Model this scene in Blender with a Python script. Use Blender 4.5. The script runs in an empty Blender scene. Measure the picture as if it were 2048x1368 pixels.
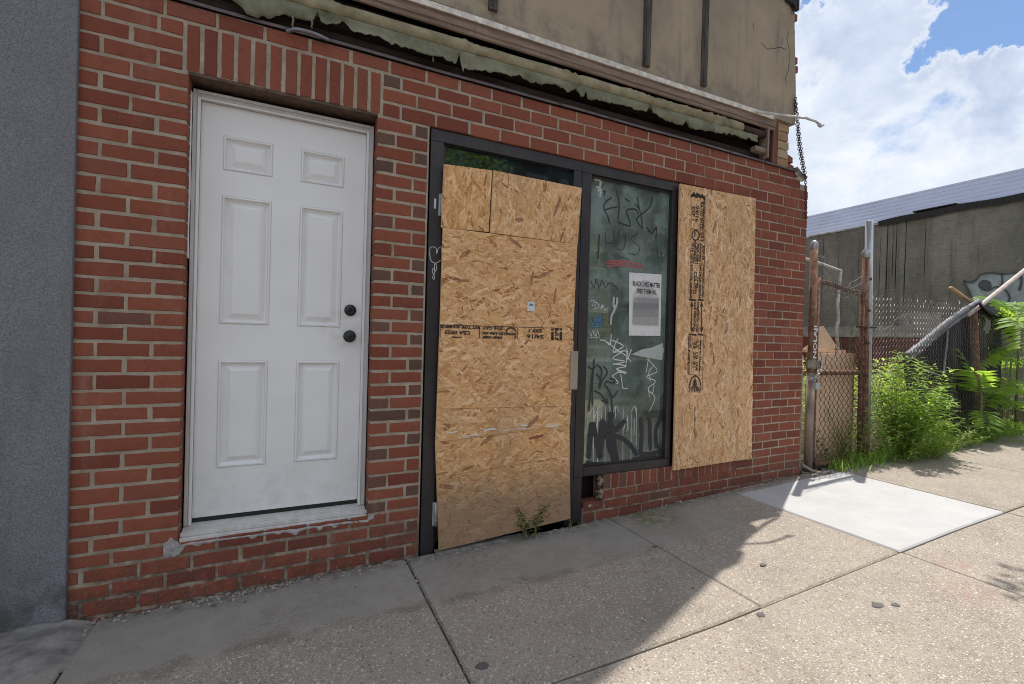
import bpy, bmesh, math, random
from mathutils import Vector, Matrix, noise
random.seed(7)
SC = bpy.context.scene
COL = SC.collection
PI = math.pi
R = random.random
U = random.uniform

# ------------------------------------------------------------------ camera geometry (surveyed from the facade)
CAM = Vector((0.0, -2.655, 1.256))
F, YAW, PIT, ROL = 942.96, 0.443866, -0.0070491, 0.02791
fw = Vector((math.sin(YAW) * math.cos(PIT), math.cos(YAW) * math.cos(PIT), math.sin(PIT)))
rt = Vector((math.cos(YAW), -math.sin(YAW), 0)); up = rt.cross(fw)
r2 = math.cos(ROL) * rt + math.sin(ROL) * up
u2 = -math.sin(ROL) * rt + math.cos(ROL) * up
def ray(x, y): return fw * F + r2 * (x - 1024) - u2 * (y - 684)
def P(x, y, yy=0.0):                      # point of the vertical plane Y = yy seen at a photo position
    d = ray(x, y); return CAM + d * ((yy + 2.655) / d.y)
def PX(x, y, xx):                         # point of the plane X = xx
    d = ray(x, y); return CAM + d * (xx / d.x)
ZGP = [(-400, -2.2), (-12, -.27), (-.84, -.04), (.72, -.005), (1.8, .017), (3.0, .078), (3.85, .119), (4.6, .142), (9, .29), (30, .8), (400, 3)]
def zg(x):
    for (a, za), (b, zb) in zip(ZGP, ZGP[1:]):
        if x <= b: return za + (zb - za) * (x - a) / (b - a)
    return ZGP[-1][1]
def G(x, y):
    d = ray(x, y); z = .05
    for _ in range(12):
        p = CAM + d * ((z - CAM.z) / d.z); z = zg(p.x)
    return p

# ------------------------------------------------------------------ node helpers
def srgb(r, g, b):
    f = lambda c: (c / 12.92 if c <= .04045 else ((c + .055) / 1.055) ** 2.4)
    return (f(r / 255), f(g / 255), f(b / 255), 1)
class NT:
    def __init__(s, name):
        s.m = bpy.data.materials.new(name); s.m.use_nodes = True
        s.t = s.m.node_tree; s.t.nodes.clear()
        s.out = s.t.nodes.new('ShaderNodeOutputMaterial')
    def n(s, typ, **kw):
        nd = s.t.nodes.new(typ)
        for k, v in kw.items():
            if k.startswith('i_'):
                key = k[2:].replace('_', ' ')
                s.put(nd.inputs[key], v)
            else: setattr(nd, k, v)
        return nd
    def put(s, sock, v):
        if isinstance(v, bpy.types.NodeSocket): s.t.links.new(v, sock)
        elif isinstance(v, bpy.types.Node): s.t.links.new(v.outputs[0], sock)
        else: sock.default_value = v
    def pos(s): return s.n('ShaderNodeNewGeometry').outputs['Position']
    def island(s): return s.n('ShaderNodeNewGeometry').outputs['Random Per Island']
    def mapv(s, v, scale=(1, 1, 1), loc=(0, 0, 0), rot=(0, 0, 0)):
        m = s.n('ShaderNodeMapping'); s.put(m.inputs['Vector'], v)
        m.inputs['Scale'].default_value = scale; m.inputs['Location'].default_value = loc; m.inputs['Rotation'].default_value = rot
        return m.outputs[0]
    def noise(s, v, scale, detail=4, rough=.55, dist=0):
        m = s.n('ShaderNodeTexNoise'); s.put(m.inputs['Vector'], v)
        m.inputs['Scale'].default_value = scale; m.inputs['Detail'].default_value = detail
        m.inputs['Roughness'].default_value = rough; m.inputs['Distortion'].default_value = dist
        return m.outputs[0]
    def voro(s, v, scale, feature='F1', rnd=1):
        m = s.n('ShaderNodeTexVoronoi', feature=feature); s.put(m.inputs['Vector'], v)
        m.inputs['Scale'].default_value = scale; m.inputs['Randomness'].default_value = rnd
        return m
    def ramp(s, v, stops, interp='LINEAR'):
        m = s.n('ShaderNodeValToRGB'); s.put(m.inputs[0], v); e = m.color_ramp; e.interpolation = interp
        while len(e.elements) < len(stops): e.elements.new(.5)
        for el, (p, c) in zip(e.elements, stops):
            el.position = p
            el.color = c if isinstance(c, tuple) else (c, c, c, 1)
        return m.outputs[0]
    def math(s, op, a, b=0.0, clamp=False):
        m = s.n('ShaderNodeMath', operation=op, use_clamp=clamp); s.put(m.inputs[0], a); s.put(m.inputs[1], b); return m.outputs[0]
    def mix(s, f, a, b, mode='MIX'):
        m = s.n('ShaderNodeMix', data_type='RGBA', blend_type=mode)
        s.put(m.inputs[0], f); s.put(m.inputs[6], a); s.put(m.inputs[7], b); return m.outputs[2]
    def mrange(s, v, a, b, c=0., d=1., smooth=True):
        m = s.n('ShaderNodeMapRange', interpolation_type='SMOOTHSTEP' if smooth else 'LINEAR'); s.put(m.inputs[0], v)
        for i, q in enumerate((a, b, c, d)): m.inputs[i + 1].default_value = q
        return m.outputs[0]
    def sep(s, v):
        m = s.n('ShaderNodeSeparateXYZ'); s.put(m.inputs[0], v); return m.outputs
    def bump(s, h, strength=.5, dist=.01, nrm=None):
        m = s.n('ShaderNodeBump'); s.put(m.inputs['Height'], h); m.inputs['Strength'].default_value = strength; m.inputs['Distance'].default_value = dist
        if nrm is not None: s.put(m.inputs['Normal'], nrm)
        return m.outputs[0]
    def bsdf(s, col, rough=.7, nrm=None, metal=0., spec=.5):
        b = s.n('ShaderNodeBsdfPrincipled'); s.put(b.inputs['Base Color'], col); s.put(b.inputs['Roughness'], rough)
        s.put(b.inputs['Metallic'], metal); s.put(b.inputs['Specular IOR Level'], spec)
        if nrm is not None: s.put(b.inputs['Normal'], nrm)
        return b.outputs[0]
    def done(s, sh): s.t.links.new(sh, s.out.inputs[0]); return s.m
M = {}
def simple(name, c, rough=.6, metal=0., ns=30, var=.25, bs=.3, bd=.002, spec=.5, stretch=(1, 1, 1)):
    t = NT(name); p = t.mapv(t.pos(), stretch); k = t.noise(p, ns, 5, .6)
    lo = tuple(x * (1 - var) for x in c[:3]) + (1,); hi = tuple(min(1, x * (1 + var)) for x in c[:3]) + (1,)
    col = t.ramp(k, [(.3, lo), (.7, hi)])
    k2 = t.noise(p, ns * 6, 3, .6)
    M[name] = t.done(t.bsdf(col, rough, t.bump(k2, bs, bd), metal, spec)); return M[name]

# ------------------------------------------------------------------ materials
def build_materials():
    # brick
    for nm, stops in (('brick', [(0, (.165, .048, .031, 1)), (.25, (.214, .063, .037, 1)), (.6, (.242, .074, .042, 1)), (.85, (.272, .086, .049, 1)), (1, (.205, .072, .048, 1))]),
                      ('brick_brown', [(0, (.105, .062, .046, 1)), (.5, (.15, .08, .058, 1)), (1, (.17, .07, .05, 1))]),
                      ('brick_old', [(0, (.30, .09, .04, 1)), (.4, (.42, .33, .19, 1)), (.7, (.33, .16, .08, 1)), (1, (.45, .38, .27, 1))])):
        t = NT(nm); p = t.pos(); c = t.ramp(t.island(), stops)
        n1 = t.noise(p, 22, 6, .65); c = t.mix(t.mrange(n1, .45, .8, 0, .5), c, (.13, .038, .026, 1) if nm != 'brick_old' else (.2, .12, .07, 1))
        n2 = t.noise(t.mapv(p, (1, 1, .25)), 7, 5, .7); c = t.mix(t.mrange(n2, .55, .8, 0, .45), c, (.36, .20, .16, 1)); ch = t.noise(t.mapv(p, (1, 1, 2)), 45, 6, .8); c = t.mix(t.mrange(ch, .64, .70, 0, .6), c, (.10, .035, .025, 1))
        sp = t.noise(p, 160, 2, .5); c = t.mix(t.mrange(sp, .68, .76, 0, .7), c, (.42, .33, .28, 1))
        sp2 = t.noise(t.mapv(p, (1, 1, 1), (5, 2, 1)), 210, 2, .5); c = t.mix(t.mrange(sp2, .66, .74, 0, .7), c, (.05, .018, .014, 1))
        # splash dirt and lime near the pavement
        z = t.sep(p)[2]; dz = t.math('SUBTRACT', z, t.math('MULTIPLY', t.sep(p)[0], .03))
        dirt = t.math('MULTIPLY', t.mrange(dz, .42, .0), t.mrange(t.noise(p, 14, 6, .7), .38, .62))
        c = t.mix(t.math('MULTIPLY', dirt, .55), c, (.085, .05, .042, 1))
        lime = t.math('MULTIPLY', t.mrange(dz, .35, .0), t.mrange(t.noise(p, 70, 5, .75), .6, .68))
        c = t.mix(lime, c, (.42, .36, .33, 1))
        b = t.bump(t.noise(p, 260, 4, .7), .55, .0015); b = t.bump(n1, .35, .003, b)
        M[nm] = t.done(t.bsdf(c, .82, b, spec=.25))
    t = NT('mortar'); p = t.pos()
    c = t.ramp(t.noise(p, 9, 6, .65), [(.3, (.265, .215, .16, 1)), (.5, (.375, .315, .245, 1)), (.72, (.475, .41, .33, 1))])
    c = t.mix(t.mrange(t.noise(p, 55, 5, .7), .5, .72, 0, .5), c, (.27, .22, .165, 1))
    z = t.sep(p)[2]; c = t.mix(t.math('MULTIPLY', t.mrange(z, .42, .05), t.mrange(t.noise(p, 12, 5, .7), .35, .6)), c, (.14, .105, .08, 1))
    M['mortar'] = t.done(t.bsdf(c, .95, t.bump(t.noise(p, 120, 6, .75), .9, .004), spec=.1))
    t = NT('smear'); p = t.pos()
    c = t.ramp(t.noise(p, 24, 5, .7), [(.35, (.26, .245, .24, 1)), (.65, (.46, .44, .43, 1))])
    M['smear'] = t.done(t.bsdf(c, .95, t.bump(t.noise(p, 90, 6, .75), .9, .004), spec=.1))
    # grey stucco
    t = NT('grey_stucco'); p = t.pos(); n = t.noise(p, 150, 5, .65); n0 = t.noise(p, 2.2, 4, .6)
    c = t.ramp(n, [(.35, (.180, .188, .207, 1)), (.68, (.345, .355, .378, 1))])
    c = t.mix(t.mrange(n0, .42, .68, 0, .4), c, (.20, .185, .19, 1))
    sk = t.noise(t.mapv(p, (1, 1, .07)), 9, 6, .7); c = t.mix(t.mrange(sk, .54, .72, 0, .35), c, (.145, .145, .15, 1)); zz = t.sep(p)[2]
    c = t.mix(t.math('MULTIPLY', t.mrange(zz, .35, -.02), t.mrange(t.noise(p, 9, 6, .75), .36, .62, 0, .75)), c, (.085, .078, .07, 1))
    M['grey_stucco'] = t.done(t.bsdf(c, .9, t.bump(n, 1., .012), spec=.2))
    # tan upper stucco
    t = NT('tan_stucco'); p = t.pos()
    c = t.ramp(t.noise(p, 1.6, 7, .68), [(.3, (.24, .196, .15, 1)), (.5, (.36, .292, .212, 1)), (.7, (.42, .34, .245, 1))])
    st = t.noise(t.mapv(p, (1, 1, .16)), 6, 6, .7); c = t.mix(t.mrange(st, .5, .72, 0, .7), c, (.17, .155, .15, 1))
    c = t.mix(t.mrange(t.noise(p, 90, 4, .6), .6, .75, 0, .4), c, (.12, .10, .08, 1))
    vz = t.sep(p)[2]; c = t.mix(t.math('MULTIPLY', t.mrange(vz, 3.42, 3.2), t.mrange(t.noise(p, 8, 5, .7), .4, .65, 0, .5)), c, (.13, .11, .095, 1))
    b = t.bump(t.noise(p, 200, 4, .6), .3, .002)
    M['tan_stucco'] = t.done(t.bsdf(c, .9, b, spec=.15))
    # weathered / dark / plain woods
    for nm, a, b_, vert in (('grey_wood', (.035, .032, .03, 1), (.15, .135, .12, 1), True), ('dark_wood', (.022, .016, .014, 1), (.07, .045, .036, 1), False),
                            ('red_wood', (.11, .045, .035, 1), (.22, .10, .075, 1), True), ('pale_wood', (.30, .22, .14, 1), (.46, .36, .25, 1), True)):
        t = NT(nm); p = t.pos(); q = t.mapv(p, (30, 30, 2) if vert else (2, 30, 30)); n = t.noise(q, 1.6, 6, .7, .6)
        c = t.ramp(n, [(.35, a), (.7, b_)]); M[nm] = t.done(t.bsdf(c, .85, t.bump(n, .5, .003), spec=.2))
    # OSB
    for nm, dirt in (('osb', 0), ('osb_dirty', 1), ('osb_pale', 2)):
        t = NT(nm); p = t.pos(); uv = t.n('ShaderNodeUVMap').outputs[0]
        k = (1.08, 1.09, 1.24) if nm != 'osb_pale' else (1.18, 1.25, 1.56)
        S = lambda r, g, b: (min(1, r * k[0]), min(1, g * k[1]), min(1, b * k[2]), 1)
        c = t.ramp(t.island(), [(0, S(.46, .225, .08)), (.14, S(.57, .315, .12)), (.40, S(.66, .395, .165)), (.70, S(.73, .46, .215)), (.86, S(.81, .56, .30)), (.93, S(.60, .33, .13)), (.97, S(.36, .16, .065)), (1, S(.24, .095, .04))])
        g = t.noise(t.mapv(uv, (6, 190, 1)), 1, 5, .7); c = t.mix(t.mrange(g, .45, .75, 0, .45), c, S(.38, .19, .07))
        d1 = t.noise(p, 85, 5, .75); c = t.mix(t.mrange(d1, .58, .66, 0, .8), c, (.19, .085, .032, 1))
        w = t.noise(p, 5, 5, .6); c = t.mix(t.mrange(w, .48, .78, 0, .3), c, S(.45, .27, .12))
        if dirt == 1:
            z = t.sep(p)[2]; nz = t.noise(p, 6, 6, .7)
            f = t.math('MULTIPLY', t.mrange(t.math('ADD', z, t.math('MULTIPLY', nz, .35)), .72, .38), .72)
            c = t.mix(f, c, (.23, .165, .125, 1))
        ob = t.n('ShaderNodeObjectInfo').outputs['Random']; c = t.mix(1., c, t.ramp(ob, [(0, (.86, .84, .82, 1)), (.5, (1, 1, 1, 1)), (1, (1.0, .95, .86, 1))]), 'MULTIPLY')
        ws = t.noise(t.mapv(p, (1, 1, .3)), 2.6, 6, .65); c = t.mix(t.mrange(ws, .52, .72, 0, .3), c, S(.36, .235, .135))
        b = t.bump(g, .35, .0015); b = t.bump(d1, .4, .0015, b)
        M[nm] = t.done(t.bsdf(c, .8, b, spec=.25))
    simple('osb_knot', (.33, .165, .08, 1), .8, 0, 40, .4, .3)
    # dark bronze aluminium
    t = NT('bronze'); p = t.pos()
    c = t.ramp(t.noise(p, 6, 5, .65), [(.3, (.020, .017, .018, 1)), (.7, (.040, .033, .034, 1))])
    sc = t.noise(t.mapv(p, (40, 40, 4)), 2.5, 5, .8); c = t.mix(t.mrange(sc, .66, .74, 0, .5), c, (.13, .12, .12, 1))
    M['bronze'] = t.done(t.bsdf(c, .42, t.bump(t.noise(p, 180, 3, .6), .12, .001), spec=.5))
    # white door paint
    t = NT('door_white'); p = t.pos()
    c = t.ramp(t.noise(p, 3, 5, .6), [(.3, (.74, .735, .725, 1)), (.7, (.80, .80, .795, 1))])
    c = t.mix(t.mrange(t.noise(p, 40, 5, .8), .68, .76, 0, .15), c, (.45, .43, .40, 1))
    zz = t.sep(p)[2]; gm = t.math('MULTIPLY', t.mrange(zz, .75, .33), t.mrange(t.noise(p, 9, 6, .75), .42, .7)); c = t.mix(t.math('MULTIPLY', gm, .28), c, (.40, .38, .35, 1))
    dk = t.n('ShaderNodeVectorMath', operation='DISTANCE'); t.put(dk.inputs[0], p); dk.inputs[1].default_value = (.30, .11, 1.3)
    gk = t.math('MULTIPLY', t.mrange(dk.outputs['Value'], .2, .05), t.mrange(t.noise(p, 22, 6, .75), .4, .66)); c = t.mix(t.math('MULTIPLY', gk, .3), c, (.38, .35, .31, 1))
    gr = t.noise(t.mapv(p, (60, 60, 1.4)), 3, 4, .6)
    M['door_white'] = t.done(t.bsdf(c, .45, t.bump(gr, .12, .001), spec=.45))
    t = NT('frame_alu'); p = t.pos()
    c = t.ramp(t.noise(t.mapv(p, (8, 8, 1)), 3, 5, .7), [(.3, (.47, .445, .42, 1)), (.7, (.62, .605, .59, 1))])
    c = t.mix(t.mrange(t.noise(p, 35, 5, .8), .6, .72, 0, .5), c, (.27, .23, .19, 1))
    M['frame_alu'] = t.done(t.bsdf(c, .5, t.bump(t.noise(p, 120, 3, .6), .15, .001), spec=.45))
    simple('frame_white', (.78, .78, .78, 1), .4, 0, 20, .05, .1)
    simple('black_metal', (.012, .012, .013, 1), .35, 0, 30, .3, .1)
    simple('void', (.012, .011, .011, 1), .9)
    simple('lintel', (.10, .062, .042, 1), .8, 0, 25, .5, .6)
    simple('alu', (.42, .44, .46, 1), .45, .5, 25, .2, .3)
    simple('galv', (.40, .42, .44, 1), .45, .55, 14, .25, .2, stretch=(1, 1, .3))
    simple('chain_steel', (.42, .41, .40, 1), .35, .8, 40, .2, .2)
    simple('latch_tan', (.36, .29, .225, 1), .5, .2, 14, .12, .1, stretch=(1, 1, .2))
    simple('plaque', (.55, .57, .6, 1), .4, .3, 40, .1)
    t = NT('rust'); p = t.pos(); k = t.noise(p, 18, 7, .75)
    c = t.ramp(k, [(.28, (.075, .036, .026, 1)), (.48, (.15, .078, .05, 1)), (.6, (.24, .15, .10, 1)), (.72, (.40, .34, .29, 1))])
    M['rust'] = t.done(t.bsdf(c, .9, t.bump(t.noise(p, 90, 6, .75), .7, .003), spec=.2))
    simple('rust_dark', (.052, .027, .020, 1), .9, 0, 60, .5, .5)
    simple('fence_grey', (.22, .20, .185, 1), .5, .5, 40, .45, .3)
    simple('post_paint', (.25, .205, .165, 1), .75, 0, 16, .4, .5, stretch=(1, 1, .4))
    # awning
    t = NT('canvas'); p = t.pos()
    c = t.ramp(t.noise(p, 7, 6, .7), [(.3, (.18, .155, .095, 1)), (.55, (.31, .27, .175, 1)), (.75, (.41, .355, .235, 1))])
    b = t.bump(t.noise(t.mapv(p, (6, 40, 40)), 2.6, 4, .6), .3, .006); b = t.bump(t.noise(p, 300, 2, .5), .2, .001, b)
    M['canvas'] = t.done(t.bsdf(c, .9, b, spec=.15))
    t = NT('canvas_green'); p = t.pos()
    c = t.ramp(t.noise(p, 5, 6, .7), [(.3, (.105, .110, .070, 1)), (.55, (.215, .22, .150, 1)), (.78, (.30, .295, .21, 1))])
    d = t.bsdf(c, .9, t.bump(t.noise(p, 60, 5, .6), .3, .002), spec=.15)
    M['canvas_green'] = t.done(d)
    t = NT('rail_brown'); p = t.pos(); q = t.mapv(p, (1.2, 14, 14)); k = t.noise(q, 3, 6, .75)
    c = t.ramp(k, [(.3, (.12, .08, .058, 1)), (.55, (.25, .18, .135, 1)), (.75, (.38, .285, .21, 1))])
    st = t.noise(t.mapv(p, (26, 2, 2)), 2.5, 5, .7); c = t.mix(t.mrange(st, .52, .75, 0, .5), c, (.075, .055, .045, 1))
    M['rail_brown'] = t.done(t.bsdf(c, .6, t.bump(k, .2, .002), spec=.35))
    simple('rail_white', (.62, .57, .50, 1), .5, 0, 22, .35, .25)
    simple('flash_purple', (.105, .078, .080, 1), .6, .1, 14, .4, .3, stretch=(1, .3, .3))
    simple('conduit', (.22, .23, .25, 1), .4, .6, 40, .2)
    simple('chain_rust', (.045, .022, .024, 1), .8, .3, 90, .5, .5)
    simple('rod_white', (.58, .56, .54, 1), .45, .1, 20, .3, .25)
    simple('tar', (.035, .033, .034, 1), .85, 0, 30, .5, .8, .006)
    # concrete
    t = NT('concrete'); p = t.pos(); o = t.sep(p); wob = t.noise(p, 3, 4, .6)
    yy = t.math('ADD', o[1], t.math('MULTIPLY', t.math('SUBTRACT', wob, .5), .22))
    smooth = t.mrange(yy, -.56, -.40)                               # trowelled band next to the wall
    smooth = t.math('MULTIPLY', smooth, t.mrange(o[0], 3.1, 2.4))
    c = t.ramp(t.noise(p, 2.6, 7, .7), [(.28, (.265, .230, .192, 1)), (.5, (.365, .318, .270, 1)), (.75, (.43, .38, .325, 1))])
    far = t.mrange(t.noise(p, 260, 4, .7), .35, .7); c = t.mix(t.math('MULTIPLY', far, .5), c, (.20, .168, .135, 1))
    bh = None
    for sc, thr, amt, pick in ((40, .34, .8, .86), (72, .40, .9, .62), (120, .44, .9, .5), (215, .48, .8, .45)):
        v = t.voro(t.mapv(p, (1, 1, 1), (sc * .1, 0, 0)), sc); rc = t.sep(v.outputs['Color'])
        st = t.math('MULTIPLY', t.mrange(v.outputs['Distance'], thr, thr - .08), t.mrange(rc[0], pick, pick + .04))
        st = t.math('MULTIPLY', st, t.math('SUBTRACT', 1., t.math('MULTIPLY', smooth, .72)))
        scol = t.ramp(rc[1], [(0, (.11, .095, .08, 1)), (.25, (.28, .24, .195, 1)), (.5, (.47, .415, .355, 1)), (.8, (.68, .64, .59, 1)), (.92, (.40, .29, .21, 1)), (1, (.20, .205, .225, 1))])
        c = t.mix(t.math('MULTIPLY', st, amt), c, scol)
        bh = t.math('MULTIPLY', st, t.math('SUBTRACT', 1., t.math('MULTIPLY', smooth, .6))) if bh is None else t.math('MAXIMUM', bh, st)
    c = t.mix(t.math('MULTIPLY', smooth, .6), c, t.ramp(t.noise(p, 9, 7, .7), [(.3, (.21, .203, .185, 1)), (.7, (.31, .30, .275, 1))]))
    # dark dirt line along the edge of the smooth band, grime at the wall foot, greenish algae, soft stains
    line = t.math('MULTIPLY', t.mrange(t.math('ABSOLUTE', t.math('ADD', yy, .50)), .06, .01), t.mrange(t.noise(p, 7, 5, .7), .4, .62))
    line = t.math('MULTIPLY', line, t.mrange(o[0], 2.4, 1.7))
    c = t.mix(t.math('MULTIPLY', line, .36), c, (.075, .060, .052, 1))
    foot = t.math('MULTIPLY', t.mrange(o[1], -.16, -.01), t.mrange(t.noise(p, 16, 5, .7), .35, .6)); c = t.mix(t.math('MULTIPLY', foot, .6), c, (.08, .068, .055, 1))
    dv = t.n('ShaderNodeVectorMath', operation='DISTANCE'); t.put(dv.inputs[0], p); dv.inputs[1].default_value = (2.32, -.1, .03)
    alg = t.math('MULTIPLY', t.mrange(dv.outputs['Value'], .36, .05), t.mrange(t.noise(p, 18, 5, .7), .38, .58)); c = t.mix(t.math('MULTIPLY', alg, .75), c, (.115, .115, .03, 1))
    for (sx, sy, rad, colr, amt) in ((3.05, -1.55, .2, (.34, .17, .16, 1), .35), (3.3, -1.38, .16, (.36, .18, .17, 1), .4), (-.05, -.36, .2, (.17, .125, .10, 1), .35), (.2, -.25, .25, (.15, .13, .105, 1), .3), (1.0, -.2, .3, (.15, .12, .10, 1), .4)):
        dv = t.n('ShaderNodeVectorMath', operation='DISTANCE'); t.put(dv.inputs[0], p); dv.inputs[1].default_value = (sx, sy, zg(sx))
        f = t.math('MULTIPLY', t.mrange(dv.outputs['Value'], rad, rad * .2), t.mrange(t.noise(p, 30, 5, .7), .42, .6)); c = t.mix(t.math('MULTIPLY', f, amt), c, colr)
    spot = t.voro(t.mapv(p, (1, 1, 0)), 2.3); c = t.mix(t.math('MULTIPLY', t.mrange(spot.outputs['Distance'], .03, .015), .7), c, (.06, .055, .052, 1))
    b = t.bump(t.noise(p, 330, 4, .7), .5, .002); b = t.bump(bh, .8, .004, b)
    M['concrete'] = t.done(t.bsdf(c, .9, b, spec=.2))
    t = NT('new_concrete'); p = t.pos()
    c = t.ramp(t.noise(p, 4, 7, .65), [(.3, (.40, .40, .405, 1)), (.7, (.47, .47, .47, 1))])
    c = t.mix(t.mrange(t.noise(p, 30, 6, .75), .56, .7, 0, .4), c, (.33, .32, .31, 1)); c = t.mix(t.mrange(t.noise(p, 2.4, 6, .7), .5, .7, 0, .3), c, (.36, .345, .325, 1)); c = t.mix(t.mrange(t.noise(t.mapv(p, (12, 170, 1), rot=(0, 0, .12)), 2, 4, .6), .45, .7, 0, .25), c, (.36, .355, .35, 1))
    sw = t.noise(t.mapv(p, (8, 90, 1), rot=(0, 0, .2)), 3, 4, .6)
    b = t.bump(sw, .3, .002); b = t.bump(t.noise(p, 250, 4, .7), .3, .001, b)
    M['new_concrete'] = t.done(t.bsdf(c, .9, b, spec=.2))
    t = NT('soil'); p = t.pos(); k = t.noise(p, 12, 8, .75)
    c = t.ramp(k, [(.3, (.045, .034, .024, 1)), (.55, (.115, .09, .062, 1)), (.75, (.22, .19, .15, 1))])
    M['soil'] = t.done(t.bsdf(c, .95, t.bump(t.noise(p, 60, 7, .75), 1., .02), spec=.1))
    t = NT('asphalt'); p = t.pos(); k = t.noise(p, 120, 5, .7)
    c = t.ramp(k, [(.3, (.03, .03, .031, 1)), (.7, (.085, .083, .08, 1))]); M['asphalt'] = t.done(t.bsdf(c, .9, t.bump(k, .8, .006), spec=.2))
    simple('ground_far', (.16, .14, .11, 1), .95, 0, 3, .3)
    t = NT('rubble'); p = t.pos(); c = t.ramp(t.island(), [(0, (.12, .11, .095, 1)), (.5, (.25, .23, .20, 1)), (.85, (.42, .39, .36, 1)), (1, (.22, .10, .07, 1))])
    M['rubble'] = t.done(t.bsdf(c, .9, t.bump(t.noise(p, 120, 4, .7), .6, .003), spec=.2))
    simple('rough_paving', (.215, .20, .185, 1), .95, 0, 14, .4, .8, .006)
    simple('gum', (.105, .098, .094, 1), .8, 0, 60, .2)
    # warehouse
    t = NT('block_wall'); p = t.pos(); q = t.mapv(p, (1, 1, .5))
    c = t.ramp(t.noise(q, 1.1, 8, .72), [(.28, (.16, .16, .14, 1)), (.5, (.30, .295, .25, 1)), (.72, (.45, .43, .37, 1))])
    st = t.noise(t.mapv(p, (1, 1, .05)), 4.5, 5, .7); c = t.mix(t.mrange(st, .5, .72, 0, .6), c, (.10, .10, .095, 1))
    st2 = t.noise(t.mapv(p, (1, 1, .006), (0, 3, 0)), 24, 2, .5); zz = t.sep(p)[2]
    c = t.mix(t.math('MULTIPLY', t.mrange(st2, .66, .69), t.mrange(t.math('ADD', zz, t.math('MULTIPLY', t.noise(t.mapv(p, (1, 5, 0)), 3, 1, .5), 2.2)), 3.3, 3.7)), c, (.03, .03, .028, 1))
    c = t.mix(t.mrange(t.noise(p, 3.3, 7, .75), .6, .7, 0, .8), c, (.52, .48, .40, 1)); c = t.mix(t.mrange(t.noise(t.mapv(p, (1, .5, 1.6)), 9, 7, .8), .52, .7, 0, .6), c, (.11, .11, .10, 1))
    br = t.n('ShaderNodeTexBrick'); t.put(br.inputs['Vector'], t.mapv(p, (1, 1, 1), rot=(0, -PI / 2, PI / 2))); br.inputs['Scale'].default_value = 1
    b = t.bump(t.noise(t.mapv(p, (1, .4, 1.6)), 26, 7, .75), .9, .05)
    M['block_wall'] = t.done(t.bsdf(c, .95, b, spec=.1))
    simple('wall_maroon', (.16, .06, .05, 1), .9, 0, 5, .55, .8, .01)
    simple('wall_plaster', (.34, .33, .31, 1), .9, 0, 6, .35, .8, .01)
    simple('siding_blue', (.60, .665, .78, 1), .5, 0, 1.5, .06, .0)
    simple('graff_pale', (.36, .415, .44, 1), .9, 0, 5, .3, .6, .01)
    simple('graff_dark', (.10, .11, .12, 1), .9, 0, 8, .3)
    # tarp
    t = NT('tarp'); p = t.pos(); k = t.noise(p, 9, 6, .65)
    c = t.ramp(k, [(.35, (.008, .0075, .010, 1)), (.7, (.022, .020, .027, 1))])
    M['tarp'] = t.done(t.bsdf(c, .5, t.bump(t.noise(p, 24, 5, .65), .6, .02), spec=.12))
    simple('tarp_hem', (.13, .13, .15, 1), .32, 0, 16, .6, .7, .01)
    simple('pipe_pink', (.40, .33, .31, 1), .5, .2, 14, .25, .2)
    simple('stick', (.40, .27, .15, 1), .8, 0, 50, .4)
    simple('ply_tan', (.62, .44, .29, 1), .8, 0, 5, .14, .3, stretch=(1, 1, .25))
    # paints
    for nm, c, r in (('paint_black', (.014, .014, .015, 1), .5), ('paint_grey', (.028, .030, .032, 1), .6), ('paint_white', (.62, .63, .62, 1), .6), ('paint_red', (.32, .10, .085, 1), .7), ('paint_blue', (.05, .21, .46, 1), .6),
                     ('paint_pale', (.40, .43, .42, 1), .7), ('ink', (.032, .024, .018, 1), .8), ('paper', (.66, .66, .65, 1), .7), ('ink_grey', (.19, .19, .19, 1), .8), ('ink_mid', (.36, .36, .36, 1), .8), ('ink_pale', (.50, .50, .50, 1), .8), ('ink_soft', (.43, .43, .43, 1), .8), ('ink_deep', (.27, .27, .27, 1), .8), ('sticker', (.62, .64, .66, 1), .5)):
        simple(nm, c, r, 0, 50, .12, .1)
    # glass
    def glass(nm, tint, dirt_amt, film):
        t = NT(nm); p = t.pos()
        tr = t.n('ShaderNodeBsdfTransparent'); tr.inputs[0].default_value = tint
        gl = t.n('ShaderNodeBsdfGlossy'); gl.inputs['Color'].default_value = (1, 1, 1, 1); gl.inputs['Roughness'].default_value = .03
        fr = t.n('ShaderNodeFresnel'); fr.inputs[0].default_value = 1.65
        m1 = t.n('ShaderNodeMixShader'); t.put(m1.inputs[0], fr.outputs[0]); t.put(m1.inputs[1], tr.outputs[0]); t.put(m1.inputs[2], gl.outputs[0])
        df = t.bsdf(film, .6)
        w = t.noise(p, 3.2, 6, .6, .4); w2 = t.noise(t.mapv(p, (1, 1, .3), rot=(0, .5, 0)), 16, 6, .8, .6)
        f = t.math('MULTIPLY', t.math('ADD', t.math('ADD', t.mrange(w, .36, .66, 0, .85), .2), t.math('MULTIPLY', t.mrange(w2, .5, .72), .25)), dirt_amt)
        f = t.math('MULTIPLY', f, t.mrange(t.sep(p)[2], .5, 1.7, .45, 1.0))
        m2 = t.n('ShaderNodeMixShader'); t.put(m2.inputs[0], f); t.put(m2.inputs[1], m1.outputs[0]); t.put(m2.inputs[2], df)
        M[nm] = t.done(m2.outputs[0])
    glass('glass_shop', (.88, .95, .90, 1), .55, (.30, .385, .35, 1))
    glass('glass_transom', (.16, .34, .36, 1), .22, (.035, .10, .115, 1))
    t = NT('ply_back'); p = t.pos(); q = t.mapv(p, (1.3, 1, 22)); k = t.noise(q, 2.2, 6, .7, 1.2)
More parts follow.
